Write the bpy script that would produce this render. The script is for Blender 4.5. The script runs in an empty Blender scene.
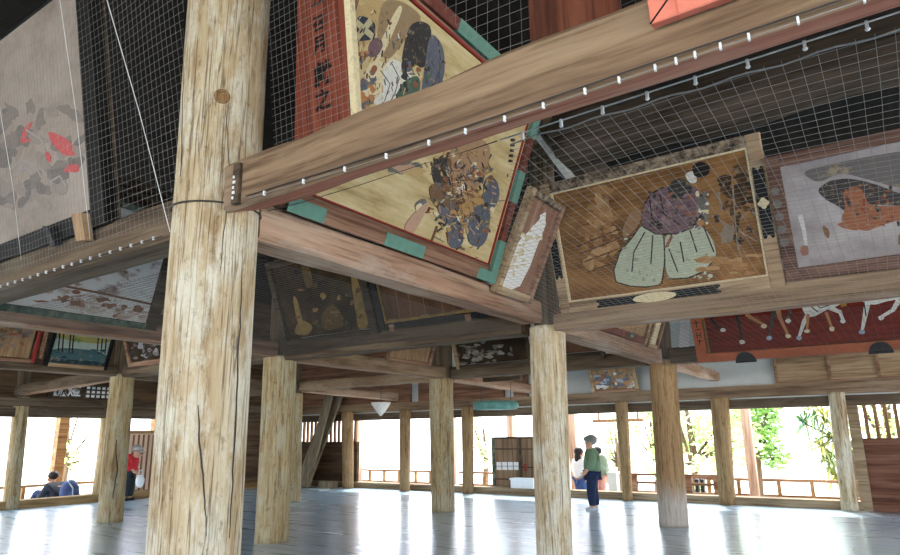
import bpy, math, random
from mathutils import Vector, Matrix, noise
V = Vector
rnd = random.Random(7)
sc = bpy.context.scene
col = sc.collection

# ------------------------------------------------------------------ camera
F = 649.52
PITCH, ROLL, YAW = .2393, -.0119, -.6003
cp, sp = math.cos(PITCH), math.sin(PITCH)
fw = V((math.sin(YAW) * cp, math.cos(YAW) * cp, sp))
ri = V((math.cos(YAW), -math.sin(YAW), 0))
up = ri.cross(fw)
cr, sr = math.cos(ROLL), math.sin(ROLL)
RX = cr * ri + sr * up
UX = -sr * ri + cr * up
CAM = V((0, 0, 1.1))
cd = bpy.data.cameras.new('camera')
cd.sensor_fit = 'HORIZONTAL'
cd.sensor_width = 36
cd.lens = 36 * F / 900
cd.clip_start = .05
cd.clip_end = 500
co = bpy.data.objects.new('camera', cd)
col.objects.link(co)
m = Matrix((RX, UX, -fw)).transposed().to_4x4()
m.translation = CAM
co.matrix_world = m
sc.camera = co


def hit(x, y, p0, n):
    d = fw + RX * ((x - 450) / F) + UX * ((277.5 - y) / F)
    n = V(n)
    return CAM + d * ((V(p0) - CAM).dot(n) / d.dot(n))


def onx(x, y, X0): return hit(x, y, (X0, 0, 0), (1, 0, 0))
def ony(x, y, Y0): return hit(x, y, (0, Y0, 0), (0, 1, 0))
def onz(x, y, z): return hit(x, y, (0, 0, z), (0, 0, 1))


X = {-1: .831, 0: -2.543, 1: -5.917, 2: -9.29, 3: -12.55}
Y = {-1: -1.575, 0: 1.781, 1: 5.137, 2: 8.493, 3: 11.4}

# ------------------------------------------------------------------ helpers


class MB:
    def __init__(s):
        s.v, s.f, s.mi, s.sm = [], [], [], []

    def add(s, vs, fs, mi=0, smooth=False):
        o = len(s.v)
        s.v += [tuple(p) for p in vs]
        for f in fs:
            s.f.append([i + o for i in f])
            s.mi.append(mi)
            s.sm.append(smooth)

    def box(s, c, size, rot=None, mi=0):
        c = V(c)
        hx, hy, hz = size[0] / 2, size[1] / 2, size[2] / 2
        vs = [V((x, y, z)) for x in (-hx, hx) for y in (-hy, hy) for z in (-hz, hz)]
        if rot is not None:
            vs = [rot @ v for v in vs]
        s.add([c + v for v in vs], [(0, 1, 3, 2), (4, 6, 7, 5), (0, 4, 5, 1), (2, 3, 7, 6), (0, 2, 6, 4), (1, 5, 7, 3)], mi)

    def bx(s, lo, hi, mi=0):
        lo, hi = V(lo), V(hi)
        s.box((lo + hi) / 2, hi - lo, None, mi)

    def bar(s, a, b, w, h, mi=0, upv=(0, 0, 1)):
        a, b = V(a), V(b)
        d = (b - a)
        L = d.length
        d.normalize()
        side = d.cross(V(upv))
        if side.length < 1e-4:
            side = d.cross(V((1, 0, 0)))
        side.normalize()
        u = side.cross(d)
        rot = Matrix((d, side, u)).transposed()
        s.box((a + b) / 2, (L, w, h), rot, mi)

    def tube(s, pts, r, n=8, mi=0, cap=True, smooth=True):
        pts = [V(p) for p in pts]
        rs = r if isinstance(r, (list, tuple)) else [r] * len(pts)
        vs, fs = [], []
        ref = None
        for i, p in enumerate(pts):
            d = (pts[min(i + 1, len(pts) - 1)] - pts[max(i - 1, 0)]).normalized()
            if ref is None:
                ref = d.orthogonal().normalized()
            a = (ref - d * ref.dot(d)).normalized()
            ref = a
            b = d.cross(a)
            for k in range(n):
                t = 2 * math.pi * k / n
                vs.append(p + a * (math.cos(t) * rs[i]) + b * (math.sin(t) * rs[i]))
        for i in range(len(pts) - 1):
            for k in range(n):
                k2 = (k + 1) % n
                fs.append((i * n + k, i * n + k2, (i + 1) * n + k2, (i + 1) * n + k))
        if cap:
            fs.append(tuple(reversed(range(n))))
            fs.append(tuple(range((len(pts) - 1) * n, len(pts) * n)))
        s.add(vs, fs, mi, smooth)

    def lathe(s, c, prof, n=24, mi=0):
        c = V(c)
        vs, fs = [], []
        for r, z in prof:
            for k in range(n):
                t = 2 * math.pi * k / n
                vs.append(c + V((r * math.cos(t), r * math.sin(t), z)))
        for i in range(len(prof) - 1):
            for k in range(n):
                k2 = (k + 1) % n
                fs.append((i * n + k, i * n + k2, (i + 1) * n + k2, (i + 1) * n + k))
        fs.append(tuple(reversed(range(n))))
        fs.append(tuple(range((len(prof) - 1) * n, len(prof) * n)))
        s.add(vs, fs, mi, True)

    def ball(s, c, r, n=14, mi=0, rot=None):
        c = V(c)
        r = V(r) if not isinstance(r, (int, float)) else V((r, r, r))
        vs, fs = [], []
        m_ = n // 2
        for i in range(m_ + 1):
            th = math.pi * i / m_
            for k in range(n):
                ph = 2 * math.pi * k / n
                p = V((r.x * math.sin(th) * math.cos(ph), r.y * math.sin(th) * math.sin(ph), r.z * math.cos(th)))
                vs.append(c + (rot @ p if rot is not None else p))
        for i in range(m_):
            for k in range(n):
                k2 = (k + 1) % n
                fs.append((i * n + k, (i + 1) * n + k, (i + 1) * n + k2, i * n + k2))
        s.add(vs, fs, mi, True)

    def plate(s, pts, w0, w1, mi=0):
        """flat polygon in local (u,v), from w0 to w1 in depth"""
        n = len(pts)
        ar = sum(pts[i][0] * pts[(i + 1) % n][1] - pts[(i + 1) % n][0] * pts[i][1] for i in range(n))
        if ar < 0:
            pts = list(reversed(pts))
        vs = [(p[0], p[1], w1) for p in pts] + [(p[0], p[1], w0) for p in pts]
        fs = [tuple(range(n))] + [(i, i + n, (i + 1) % n + n, (i + 1) % n) for i in range(n)]
        s.add(vs, fs, mi)

    def build(s, name, mats, parent=None, origin=None, world=True):
        me = bpy.data.meshes.new(name)
        vs = s.v
        if origin is not None:
            o_ = V(origin)
            vs = [tuple(V(p) - o_) for p in vs]
        me.from_pydata(vs, [], s.f)
        mats = mats if isinstance(mats, (list, tuple)) else [mats]
        for mt in mats:
            me.materials.append(mt)
        me.polygons.foreach_set('material_index', s.mi)
        me.polygons.foreach_set('use_smooth', s.sm)
        me.update()
        o = bpy.data.objects.new(name, me)
        col.objects.link(o)
        if origin is not None:
            o.location = origin
        if parent is not None:
            o.parent = parent
            if world:
                o.matrix_parent_inverse = parent.matrix_basis.inverted()
        return o


def tag(o, label=None, cat=None, group=None, kind=None):
    if label: o['label'] = label
    if cat: o['category'] = cat
    if group: o['group'] = group
    if kind: o['kind'] = kind
    return o


def empty(name, loc, label=None, cat=None, group=None, mat=None, rotz=0):
    o = bpy.data.objects.new(name, None)
    o.empty_display_size = .1
    col.objects.link(o)
    if mat is not None:
        o.matrix_basis = mat
    else:
        o.location = loc
        o.rotation_euler = (0, 0, rotz)
        o.matrix_basis = Matrix.Translation(loc) @ Matrix.Rotation(rotz, 4, 'Z')
    return tag(o, label, cat, group)


def struct(o):
    o['kind'] = 'structure'
    return o


# ------------------------------------------------------------------ materials
def srgb(r, g, b):
    f = lambda c: (c / 12.92 if c <= .04045 else ((c + .055) / 1.055) ** 2.4)
    return (f(r / 255), f(g / 255), f(b / 255), 1)


def newmat(name):
    mt = bpy.data.materials.new(name)
    mt.use_nodes = True
    nt = mt.node_tree
    return mt, nt, nt.nodes['Principled BSDF']


def link(nt, a, b): nt.links.new(a, b)


def ramp(nt, fac, stops):
    n = nt.nodes.new('ShaderNodeValToRGB')
    el = n.color_ramp.elements
    while len(el) < len(stops):
        el.new(.5)
    for e, (p, c) in zip(el, stops):
        e.position = p
        e.color = c if len(c) == 4 else (*c, 1)
    link(nt, fac, n.inputs[0])
    return n.outputs[0]


def noise_(nt, vec, scale, detail=5, rough=.6):
    n = nt.nodes.new('ShaderNodeTexNoise')
    n.inputs['Scale'].default_value = scale
    n.inputs['Detail'].default_value = detail
    n.inputs['Roughness'].default_value = rough
    link(nt, vec, n.inputs['Vector'])
    return n.outputs['Fac']


def coords(nt, scale, rand=True, gen='Object'):
    tc = nt.nodes.new('ShaderNodeTexCoord')
    mp = nt.nodes.new('ShaderNodeMapping')
    mp.inputs['Scale'].default_value = scale
    link(nt, tc.outputs[gen], mp.inputs['Vector'])
    if not rand:
        return mp.outputs[0]
    oi = nt.nodes.new('ShaderNodeObjectInfo')
    mul = nt.nodes.new('ShaderNodeMath')
    mul.operation = 'MULTIPLY'
    mul.inputs[1].default_value = 37
    link(nt, oi.outputs['Random'], mul.inputs[0])
    ad = nt.nodes.new('ShaderNodeVectorMath')
    ad.operation = 'ADD'
    link(nt, mp.outputs[0], ad.inputs[0])
    link(nt, mul.outputs[0], ad.inputs[1])
    return ad.outputs[0]


def mix(nt, fac, a, b, mode='MIX'):
    n = nt.nodes.new('ShaderNodeMix')
    n.data_type = 'RGBA'
    n.blend_type = mode
    for sock, val in ((n.inputs[0], fac), (n.inputs[6], a), (n.inputs[7], b)):
        if hasattr(val, 'is_linked') or hasattr(val, 'links'):
            link(nt, val, sock)
        else:
            sock.default_value = val
    return n.outputs[2]


def bump(nt, b, h, strength=.4, dist=.02):
    n = nt.nodes.new('ShaderNodeBump')
    n.inputs['Strength'].default_value = strength
    n.inputs['Distance'].default_value = dist
    link(nt, h, n.inputs['Height'])
    link(nt, n.outputs[0], b.inputs['Normal'])


def wood(name, axis, dark, mid, light, grain=1.0, rough=.85, patch=None, bmp=.5):
    """weathered timber with grain along axis 0/1/2; patch = colour of worn blotches"""
    mt, nt, b = newmat(name)
    s1 = [9 * grain] * 3
    s1[axis] = .7 * grain
    s2 = [45 * grain] * 3
    s2[axis] = 1.6 * grain
    n1 = noise_(nt, coords(nt, s1), 1, 5, .65)
    n2 = noise_(nt, coords(nt, s2), 1, 3, .6)
    c = ramp(nt, n1, [(.3, dark), (.47, mid), (.66, light)])
    g = ramp(nt, n2, [(.34, (.42, .38, .33)), (.5, (.95, .95, .95)), (.7, (1, 1, 1))])
    c = mix(nt, .8, c, g, 'MULTIPLY')
    if patch:
        s3 = [2.2] * 3
        s3[axis] = .9
        n3 = noise_(nt, coords(nt, s3), 1, 6, .7)
        f = ramp(nt, n3, [(.5, (0, 0, 0)), (.66, (.85, .85, .85))])
        c = mix(nt, f, c, patch)
    link(nt, c, b.inputs['Base Color'])
    b.inputs['Roughness'].default_value = rough
    b.inputs['Specular IOR Level'].default_value = .25
    bump(nt, b, n2, bmp, .012)
    return mt


def pillar_wood(name, dark, mid, light, bleach, foot=None):
    """old hewn pillar: vertical grain, fine checks, flecks and pale worn patches"""
    mt, nt, b = newmat(name)
    n1 = noise_(nt, coords(nt, (13, 13, .9)), 1, 7, .7)
    n2 = noise_(nt, coords(nt, (60, 60, 3.5)), 1, 4, .7)
    n3 = noise_(nt, coords(nt, (7, 7, 2.6)), 1, 9, .75)
    n4 = noise_(nt, coords(nt, (20, 20, .5)), 1, 3, .5)
    n5 = noise_(nt, coords(nt, (30, 30, 12)), 1, 6, .75)
    c = ramp(nt, n1, [(.3, dark), (.46, mid), (.64, light)])
    c = mix(nt, ramp(nt, n3, [(.46, (0, 0, 0)), (.6, (.9,) * 3)]), c, bleach)
    c = mix(nt, .75, c, ramp(nt, n2, [(.33, (.45, .40, .34)), (.47, (.95,) * 3), (.7, (1, 1, 1))]), 'MULTIPLY')
    c = mix(nt, .7, c, ramp(nt, n5, [(.34, (.42, .36, .30)), (.44, (1, 1, 1))]), 'MULTIPLY')
    crack = ramp(nt, n4, [(.485, (1, 1, 1)), (.497, (.28, .22, .17)), (.503, (.28, .22, .17)), (.515, (1, 1, 1))])
    c = mix(nt, .8, c, crack, 'MULTIPLY')
    if foot:
        tc = nt.nodes.new('ShaderNodeTexCoord')
        sx = nt.nodes.new('ShaderNodeSeparateXYZ')
        link(nt, tc.outputs['Object'], sx.inputs[0])
        ad = nt.nodes.new('ShaderNodeMath'); ad.operation = 'MULTIPLY_ADD'
        link(nt, n1, ad.inputs[0]); ad.inputs[1].default_value = .9
        link(nt, sx.outputs[2], ad.inputs[2])
        f = ramp(nt, ad.outputs[0], [(.75, (.85,) * 3), (1.0, (0, 0, 0))])
        c = mix(nt, f, c, mix(nt, .8, foot, ramp(nt, n2, [(.33, (.45, .42, .4)), (.5, (1, 1, 1))]), 'MULTIPLY'))
    link(nt, c, b.inputs['Base Color'])
    b.inputs['Roughness'].default_value = .85
    b.inputs['Specular IOR Level'].default_value = .2
    bump(nt, b, mix(nt, .5, n2, crack, 'MULTIPLY'), .55, .012)
    return mt


def flat(name, c, rough=.8, var=.25, scale=14, spec=.2, bmp=0):
    mt, nt, b = newmat(name)
    n = noise_(nt, coords(nt, (1, 1, 1)), scale, 6, .7)
    lo = tuple(max(0, x * (1 - var)) for x in c[:3]) + (1,)
    hi = tuple(min(1, x * (1 + var)) for x in c[:3]) + (1,)
    link(nt, ramp(nt, n, [(.32, lo), (.68, hi)]), b.inputs['Base Color'])
    b.inputs['Roughness'].default_value = rough
    b.inputs['Specular IOR Level'].default_value = spec
    if bmp:
        bump(nt, b, n, bmp, .01)
    return mt


def mottle(name, stops, scale=3, stretch=(1, 1, 1), rough=.85, detail=8, r2=.7):
    mt, nt, b = newmat(name)
    n = noise_(nt, coords(nt, stretch), scale, detail, r2)
    link(nt, ramp(nt, n, stops), b.inputs['Base Color'])
    b.inputs['Roughness'].default_value = rough
    b.inputs['Specular IOR Level'].default_value = .15
    return mt


M = {}
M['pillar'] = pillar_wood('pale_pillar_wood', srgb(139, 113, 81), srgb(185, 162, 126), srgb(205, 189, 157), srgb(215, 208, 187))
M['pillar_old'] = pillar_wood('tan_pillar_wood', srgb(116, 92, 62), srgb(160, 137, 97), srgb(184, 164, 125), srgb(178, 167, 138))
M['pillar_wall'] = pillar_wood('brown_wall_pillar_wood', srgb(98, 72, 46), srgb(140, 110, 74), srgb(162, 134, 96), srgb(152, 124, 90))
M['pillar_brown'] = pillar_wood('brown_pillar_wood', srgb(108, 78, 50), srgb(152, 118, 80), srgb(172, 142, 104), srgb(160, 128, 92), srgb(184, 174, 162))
for ax, nm in ((0, 'x'), (1, 'y')):
    M['beam_' + nm] = wood('weathered_beam_wood_' + nm, ax, srgb(88, 70, 54), srgb(132, 106, 82), srgb(164, 138, 108), .8, .85, srgb(150, 130, 108), .5)
    M['red_' + nm] = wood('reddish_beam_wood_' + nm, ax, srgb(128, 94, 74), srgb(168, 132, 108), srgb(192, 162, 138), .8, .85, srgb(186, 166, 148), .4)
    M['dim_' + nm] = wood('dark_old_beam_wood_' + nm, ax, srgb(62, 50, 40), srgb(92, 76, 60), srgb(122, 104, 84), .8, .9, srgb(110, 98, 80), .4)
    M['soot_' + nm] = wood('shade_dark_roof_timber_' + nm, ax, srgb(46, 38, 32), srgb(70, 60, 50), srgb(92, 80, 68), .6, .95, None, .4)  # roof shade is put into this dark colour, against the floor bounce
M['soot_z'] = wood('dark_post_timber', 2, srgb(74, 62, 50), srgb(104, 90, 72), srgb(130, 114, 94), .8, .95, None, .4)  # upper pillar sections: a darker, greyer tone than below
M['ceil'] = wood('shade_dark_ceiling_boards', 1, srgb(20, 17, 15), srgb(30, 26, 22), srgb(40, 34, 30), .5, .95)  # near-black colour stands in for the unlit roof space
M['post_sq'] = wood('pinkish_post_wood', 2, srgb(160, 126, 106), srgb(196, 162, 142), srgb(210, 184, 166), .8)
M['board_x'] = wood('brown_wall_boards', 0, srgb(80, 50, 36), srgb(112, 72, 54), srgb(134, 94, 74), .7, .8)
M['board_dk'] = wood('dark_wall_boards', 0, srgb(58, 44, 32), srgb(84, 64, 46), srgb(106, 84, 60), .7, .85)
M['board_y'] = wood('brown_wall_boards_side', 1, srgb(66, 50, 36), srgb(96, 74, 54), srgb(118, 94, 68), .7, .85)
M['board_z'] = wood('leaning_board_wood', 2, srgb(96, 84, 64), srgb(132, 118, 94), srgb(158, 146, 122), .7, .85)
M['slat_z'] = wood('slat_wood', 2, srgb(110, 78, 52), srgb(146, 108, 76), srgb(170, 132, 96), .8)
M['sill_x'] = wood('sill_wood', 0, srgb(112, 92, 68), srgb(146, 124, 96), srgb(176, 154, 124), .8)
M['sill_y'] = wood('sill_wood_side', 1, srgb(116, 88, 52), srgb(150, 120, 78), srgb(176, 148, 104), .8)
M['rail_x'] = wood('railing_wood', 0, srgb(110, 76, 54), srgb(150, 112, 84), srgb(176, 140, 112), .8)
M['rail_y'] = wood('railing_wood_side', 1, srgb(120, 90, 58), srgb(156, 122, 84), srgb(180, 148, 108), .8)
M['plaster'] = flat('grey_white_plaster', srgb(205, 208, 204), .9, .06, 4)
M['black'] = flat('black_lacquer', (.005, .0047, .0045, 1), .5, .4)
M['blackish'] = flat('dark_metal', (.02, .021, .024, 1), .5, .4, 10)
M['cable'] = flat('dark_cable', (.05, .045, .04, 1), .7, .2)
M['wire'] = flat('pale_wire', (.62, .62, .62, 1), .5, .1)
M['net'] = flat('grey_net_cord', (.26, .25, .235, 1), .8, .15)
M['net_dk'] = flat('dark_net_cord', (.09, .085, .08, 1), .8, .15)
M['string'] = flat('white_string', (.75, .74, .70, 1), .8, .1)
M['clip'] = flat('white_plastic_clip', (.78, .78, .76, 1), .6, .1)
M['white'] = flat('white_paper', (.80, .80, .80, 1), .7, .05)


def P_(name, r, g, b, var=.22, scale=16, flake=True):
    k = 'pig_' + name
    if k not in M:
        mt, nt, bs_ = newmat('pigment_' + name)
        c0 = srgb(r, g, b)[:3]
        n = noise_(nt, coords(nt, (1, 1, 1)), scale * 1.6, 9, .75)
        f = lambda m_: tuple(min(1, x * m_) for x in c0) + (1,)
        fl = tuple(.45 * x + .55 * y for x, y in zip(c0, srgb(178, 156, 122)[:3])) + (1,)
        st = [(.33, f(1 - var)), (.5, f(1 + var * .5)), (.56, f(1.0))]
        if flake: st += [(.62, fl)]
        link(nt, ramp(nt, n, st), bs_.inputs['Base Color'])
        bs_.inputs['Roughness'].default_value = .85
        bs_.inputs['Specular IOR Level'].default_value = .15
        M[k] = mt
    return k


# floor
def floor_mat():
    mt, nt, b = newmat('sky_tinted_floorboards')
    tc = nt.nodes.new('ShaderNodeTexCoord')
    sx = nt.nodes.new('ShaderNodeSeparateXYZ')
    link(nt, tc.outputs['Object'], sx.inputs[0])

    def mth(op, a, bv=None):
        n = nt.nodes.new('ShaderNodeMath')
        n.operation = op
        for i, v in enumerate((a, bv)):
            if v is None: continue
            if isinstance(v, (int, float)): n.inputs[i].default_value = v
            else: link(nt, v, n.inputs[i])
        return n.outputs[0]
    q = mth('DIVIDE', sx.outputs['Y'], .27)
    idx = mth('FLOOR', q)
    fr = mth('FRACT', q)
    wn = nt.nodes.new('ShaderNodeTexWhiteNoise')
    wn.noise_dimensions = '1D'
    link(nt, idx, wn.inputs['W'])
    # board ends, staggered
    qx = mth('DIVIDE', mth('ADD', sx.outputs['X'], mth('MULTIPLY', wn.outputs['Value'], 3.1)), 3.37)
    fx = mth('FRACT', qx)
    wn2 = nt.nodes.new('ShaderNodeTexWhiteNoise')
    wn2.noise_dimensions = '2D'
    cb = nt.nodes.new('ShaderNodeCombineXYZ')
    link(nt, idx, cb.inputs[0])
    link(nt, mth('FLOOR', qx), cb.inputs[1])
    link(nt, cb.outputs[0], wn2.inputs['Vector'])
    g = noise_(nt, coords(nt, (1.2, 26, 1), False), 1, 5, .65)
    base = ramp(nt, g, [(.3, srgb(150, 190, 214)), (.5, srgb(184, 218, 238)), (.7, srgb(208, 234, 248))])  # blue base colour carries the sky reflected in the boards
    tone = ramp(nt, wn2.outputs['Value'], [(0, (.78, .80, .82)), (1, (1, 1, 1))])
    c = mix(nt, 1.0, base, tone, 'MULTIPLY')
    e = mth('MINIMUM', fr, mth('SUBTRACT', 1.0, fr))
    gap = mth('MINIMUM', mth('DIVIDE', e, .035), 1.0)
    ex = mth('MINIMUM', mth('DIVIDE', mth('MINIMUM', fx, mth('SUBTRACT', 1.0, fx)), .003), 1.0)
    gg = mth('MULTIPLY', gap, ex)
    gc = ramp(nt, gg, [(0, (.25, .27, .3)), (1, (1, 1, 1))])
    c = mix(nt, 1.0, c, gc, 'MULTIPLY')
    link(nt, c, b.inputs['Base Color'])
    rn = noise_(nt, coords(nt, (.8, 5, 1), False), 1, 4, .6)
    rr = ramp(nt, rn, [(.3, (.22,) * 3), (.7, (.40,) * 3)])
    link(nt, rr, b.inputs['Roughness'])
    b.inputs['Specular IOR Level'].default_value = 1.0
    b.inputs['Coat Weight'].default_value = .8
    b.inputs['Coat Roughness'].default_value = .22
    # boards are slightly cupped and slightly tilted
    cup = mth('SINE', mth('MULTIPLY', fr, math.pi))
    tilt = mth('MULTIPLY', fr, mth('SUBTRACT', wn2.outputs['Value'], .5))
    hgt = mth('ADD', mth('ADD', mth('MULTIPLY', cup, .5), mth('MULTIPLY', tilt, .6)), mth('MULTIPLY', g, .25))
    bump(nt, b, hgt, .6, .010)
    return mt


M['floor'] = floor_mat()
M['ground'] = flat('pale_gravel', srgb(214, 208, 196), .95, .12, 2)

# ------------------------------------------------------------------ setting
mb = MB(); mb.bx((-12.9, -5.2, -.25), (6.5, 11.75, 0))
fl = struct(mb.build('floor', M['floor'], None, (0, 0, 0)))
mb = MB(); mb.bx((-90, -60, -1.6), (90, 120, -1.3))
gd = struct(mb.build('ground', M['ground']))
mb = MB(); mb.bx((-14.2, -6.2, 4.3), (7.6, 12.8, 4.5))
struct(mb.build('ceiling', M['ceil']))
# foundation under the hall
mb = MB(); mb.bx((-14.35, -5.2, -1.3), (6.5, 13.3, -.42))
struct(mb.build('trim_1', M['board_dk']))
# verandas
mb = MB(); mb.bx((-14.35, 11.75, -.42), (6.5, 13.3, -.3)); struct(mb.build('floor_veranda_north', M['sill_x']))
mb = MB(); mb.bx((-14.35, -5.2, -.42), (-12.9, 11.75, -.3)); struct(mb.build('floor_veranda_west', M['sill_y']))
# sills
mb = MB(); mb.bx((-12.75, 11.34, -.0), (-.70, 11.62, .12)); struct(mb.build('trim_2', M['sill_x']))
mb = MB(); mb.bx((-12.72, -5.2, 0), (-12.44, 11.34, .13)); struct(mb.build('trim_3', M['sill_y']))
# lintels and tie beams round the hall, plaster above
mb = MB(); mb.bx((-12.75, 11.38, 1.47), (6.5, 11.56, 1.62)); struct(mb.build('trim_4', M['dim_x']))
mb = MB(); mb.bx((-12.75, 11.28, 1.645), (6.5, 11.6, 1.825)); struct(mb.build('trim_5', M['beam_x']))
mb = MB(); mb.bx((-12.75, 11.44, 1.62), (6.5, 11.54, 4.3)); struct(mb.build('wall_north', M['plaster']))
mb = MB(); mb.bx((-12.64, -5.2, 1.50), (-12.46, 11.28, 1.66)); struct(mb.build('trim_6', M['dim_y']))
mb = MB(); mb.bx((-12.7, -5.2, 1.68), (-12.36, 11.28, 1.82)); struct(mb.build('trim_7', M['dim_y']))
mb = MB(); mb.bx((-12.62, -5.2, 1.66), (-12.52, 11.38, 4.3)); struct(mb.build('wall_west', M['board_y']))
# the unseen sides behind the camera: lintel walls above open bays
mb = MB(); mb.bx((-12.6, -5.25, 2.35), (6.5, -5.15, 4.3)); struct(mb.build('wall_south', M['board_x']))
mb = MB(); mb.bx((6.4, -5.15, 2.35), (6.5, 11.4, 4.3)); struct(mb.build('wall_east', M['board_y']))

# boarded bay at the right end of the north side with a barred opening
wx0, wx1 = -.72, 3.2
w1 = struct(empty('window_1', (wx0, 11.45, .95)))
mb = MB(); mb.bx((wx0, 11.36, 0), (wx0 + .14, 11.54, 1.47)); mb.build('window_jamb', M['sill_x'], w1)
mb = MB(); mb.bx((wx0 + .14, 11.38, .93), (wx1, 11.5, 1.0)); mb.build('window_sill', M['board_x'], w1)
for k in range(25):
    x = wx0 + .22 + k * .124
    mb = MB(); mb.bx((x - .024, 11.42, 1.0), (x + .024, 11.48, 1.47)); mb.build('slat', M['slat_z'], w1)
mb = MB()
for k, (z0, z1) in enumerate(((.10, .30), (.305, .50), (.505, .63), (.635, .78), (.785, .93))):
    mb.bx((wx0 + .14, 11.42 + .006 * (k % 2), z0), (wx1, 11.48, z1))
mb.bx((wx0 + .14, 11.36, 0), (wx1, 11.5, .1)); mb.bx((wx0 + .14, 11.465, .1), (wx1, 11.5, .94))
struct(mb.build('wall_boarded_east', M['board_x']))
# boarded bay at the north west corner with a barred opening
w2 = struct(empty('window_2', (-12.5, 11.45, .98)))
mb = MB(); mb.bx((-12.45, 11.40, .94), (-10.45, 11.5, 1.0)); mb.build('window_sill', M['board_dk'], w2)
for k in range(15):
    x = -12.35 + k * .13
    mb = MB(); mb.bx((x - .028, 11.42, 1.0), (x + .028, 11.48, 1.47)); mb.build('slat', M['slat_z'], w2)
mb = MB()
mb.bx((-12.45, 11.47, 0), (-10.45, 11.5, .96))
for k, (z0, z1) in enumerate(((.12, .34), (.345, .55), (.555, .75), (.755, .94))):
    mb.bx((-12.45, 11.43 + .006 * (k % 2), z0), (-10.45, 11.49, z1))
struct(mb.build('wall_boarded_north', M['board_dk']))
mb = MB()
mb.bx((-12.6, 8.75, 0), (-12.57, 11.38, 1.52))
for k in range(8):
    mb.bx((-12.58, 8.75, .13 + k * .172), (-12.52 + .006 * (k % 2), 11.38, .303 + k * .172))
struct(mb.build('wall_boarded_west', M['board_y']))

# ------------------------------------------------------------------ pillars


def lerp(a, b, t): return a + (b - a) * t


def pillar(label, ij, bot, top, mat, r_up=1.0, zstep=2.02, ztop=4.3, seed=0, extra=None):
    """bot/top = (xl, xr, y) silhouettes in the photograph at the pillar's known grid place"""
    g = V((X[ij[0]] if not isinstance(ij[0], float) else ij[0], ij[1] if isinstance(ij[1], float) else Y[ij[1]], 0))
    n = V((g.x, g.y, 0)).normalized()

    def at(xl, xr, y):
        c = hit((xl + xr) / 2, y, g, n)
        w = (hit(xr, y, g, n) - hit(xl, y, g, n)).length
        return c, w / 2
    c0, r0 = at(*bot)
    c1, r1 = at(*top)
    dz = c1.z - c0.z

    def cen(z):
        return lerp(c0, c1, (z - c0.z) / dz)

    def rad(z):
        t = (z - c0.z) / dz
        return lerp(r0, r1, max(-.6, min(1.3, t))) if t < 1.3 else lerp(r0, r1, 1.3)
    b = cen(0)
    mb = MB()
    nz, na = 56, 40
    vs, fs = [], []
    zs = []
    for i in range(nz + 1):
        zs.append(ztop * i / nz)
    if r_up != 1.0:
        zs = sorted(zs + [zstep - .001, zstep + .001])
    for z in zs:
        c = cen(z)
        R0 = rad(z) * (r_up if z > zstep else 1)
        for k in range(na):
            a = 2 * math.pi * k / na
            d = V((math.cos(a), math.sin(a), 0))
            q = noise.noise(V((d.x * 1.2, d.y * 1.2, z * .8 + seed * 7.3))) * .035 + noise.noise(V((d.x * 4, d.y * 4, z * 1.1 + seed * 3.1))) * .014
            vs.append(V((c.x, c.y, z)) + d * (R0 * (1 + q)))
    for i in range(len(zs) - 1):
        for k in range(na):
            k2 = (k + 1) % na
            fs.append((i * na + k, i * na + k2, (i + 1) * na + k2, (i + 1) * na + k))
    fs.append(tuple(reversed(range(na))))
    fs.append(tuple(range((len(zs) - 1) * na, len(zs) * na)))
    mb.add(vs, fs, 0, True)
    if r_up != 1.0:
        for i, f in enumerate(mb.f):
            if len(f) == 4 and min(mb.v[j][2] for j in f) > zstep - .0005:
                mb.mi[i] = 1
    o = mb.build('pillar', [mat, M['soot_z']], None, b)
    tag(o, label, 'pillar')
    return o, cen, rad


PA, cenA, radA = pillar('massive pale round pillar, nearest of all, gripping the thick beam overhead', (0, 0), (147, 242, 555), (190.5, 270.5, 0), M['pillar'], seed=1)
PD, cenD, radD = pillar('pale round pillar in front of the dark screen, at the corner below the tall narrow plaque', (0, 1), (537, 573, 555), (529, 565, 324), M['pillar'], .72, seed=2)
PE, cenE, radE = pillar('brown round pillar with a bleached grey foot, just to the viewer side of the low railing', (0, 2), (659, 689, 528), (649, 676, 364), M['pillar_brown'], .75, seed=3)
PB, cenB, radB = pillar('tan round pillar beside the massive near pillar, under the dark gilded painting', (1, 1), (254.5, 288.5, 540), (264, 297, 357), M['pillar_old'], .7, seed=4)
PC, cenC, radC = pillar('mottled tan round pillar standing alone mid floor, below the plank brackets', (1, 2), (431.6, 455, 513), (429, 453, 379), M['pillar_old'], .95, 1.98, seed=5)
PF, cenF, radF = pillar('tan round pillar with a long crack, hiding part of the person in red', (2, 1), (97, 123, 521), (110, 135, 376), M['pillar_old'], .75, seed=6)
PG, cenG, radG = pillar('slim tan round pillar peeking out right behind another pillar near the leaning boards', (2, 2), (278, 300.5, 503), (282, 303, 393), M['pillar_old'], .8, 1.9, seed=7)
PX, cenX, radX = pillar('tan round pillar on the sill, beside the seated man with the blue backpack', (3, 1), (1.5, 19, 507), (12, 29, 410), M['pillar_old'], .9, 1.84, seed=8)
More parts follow.
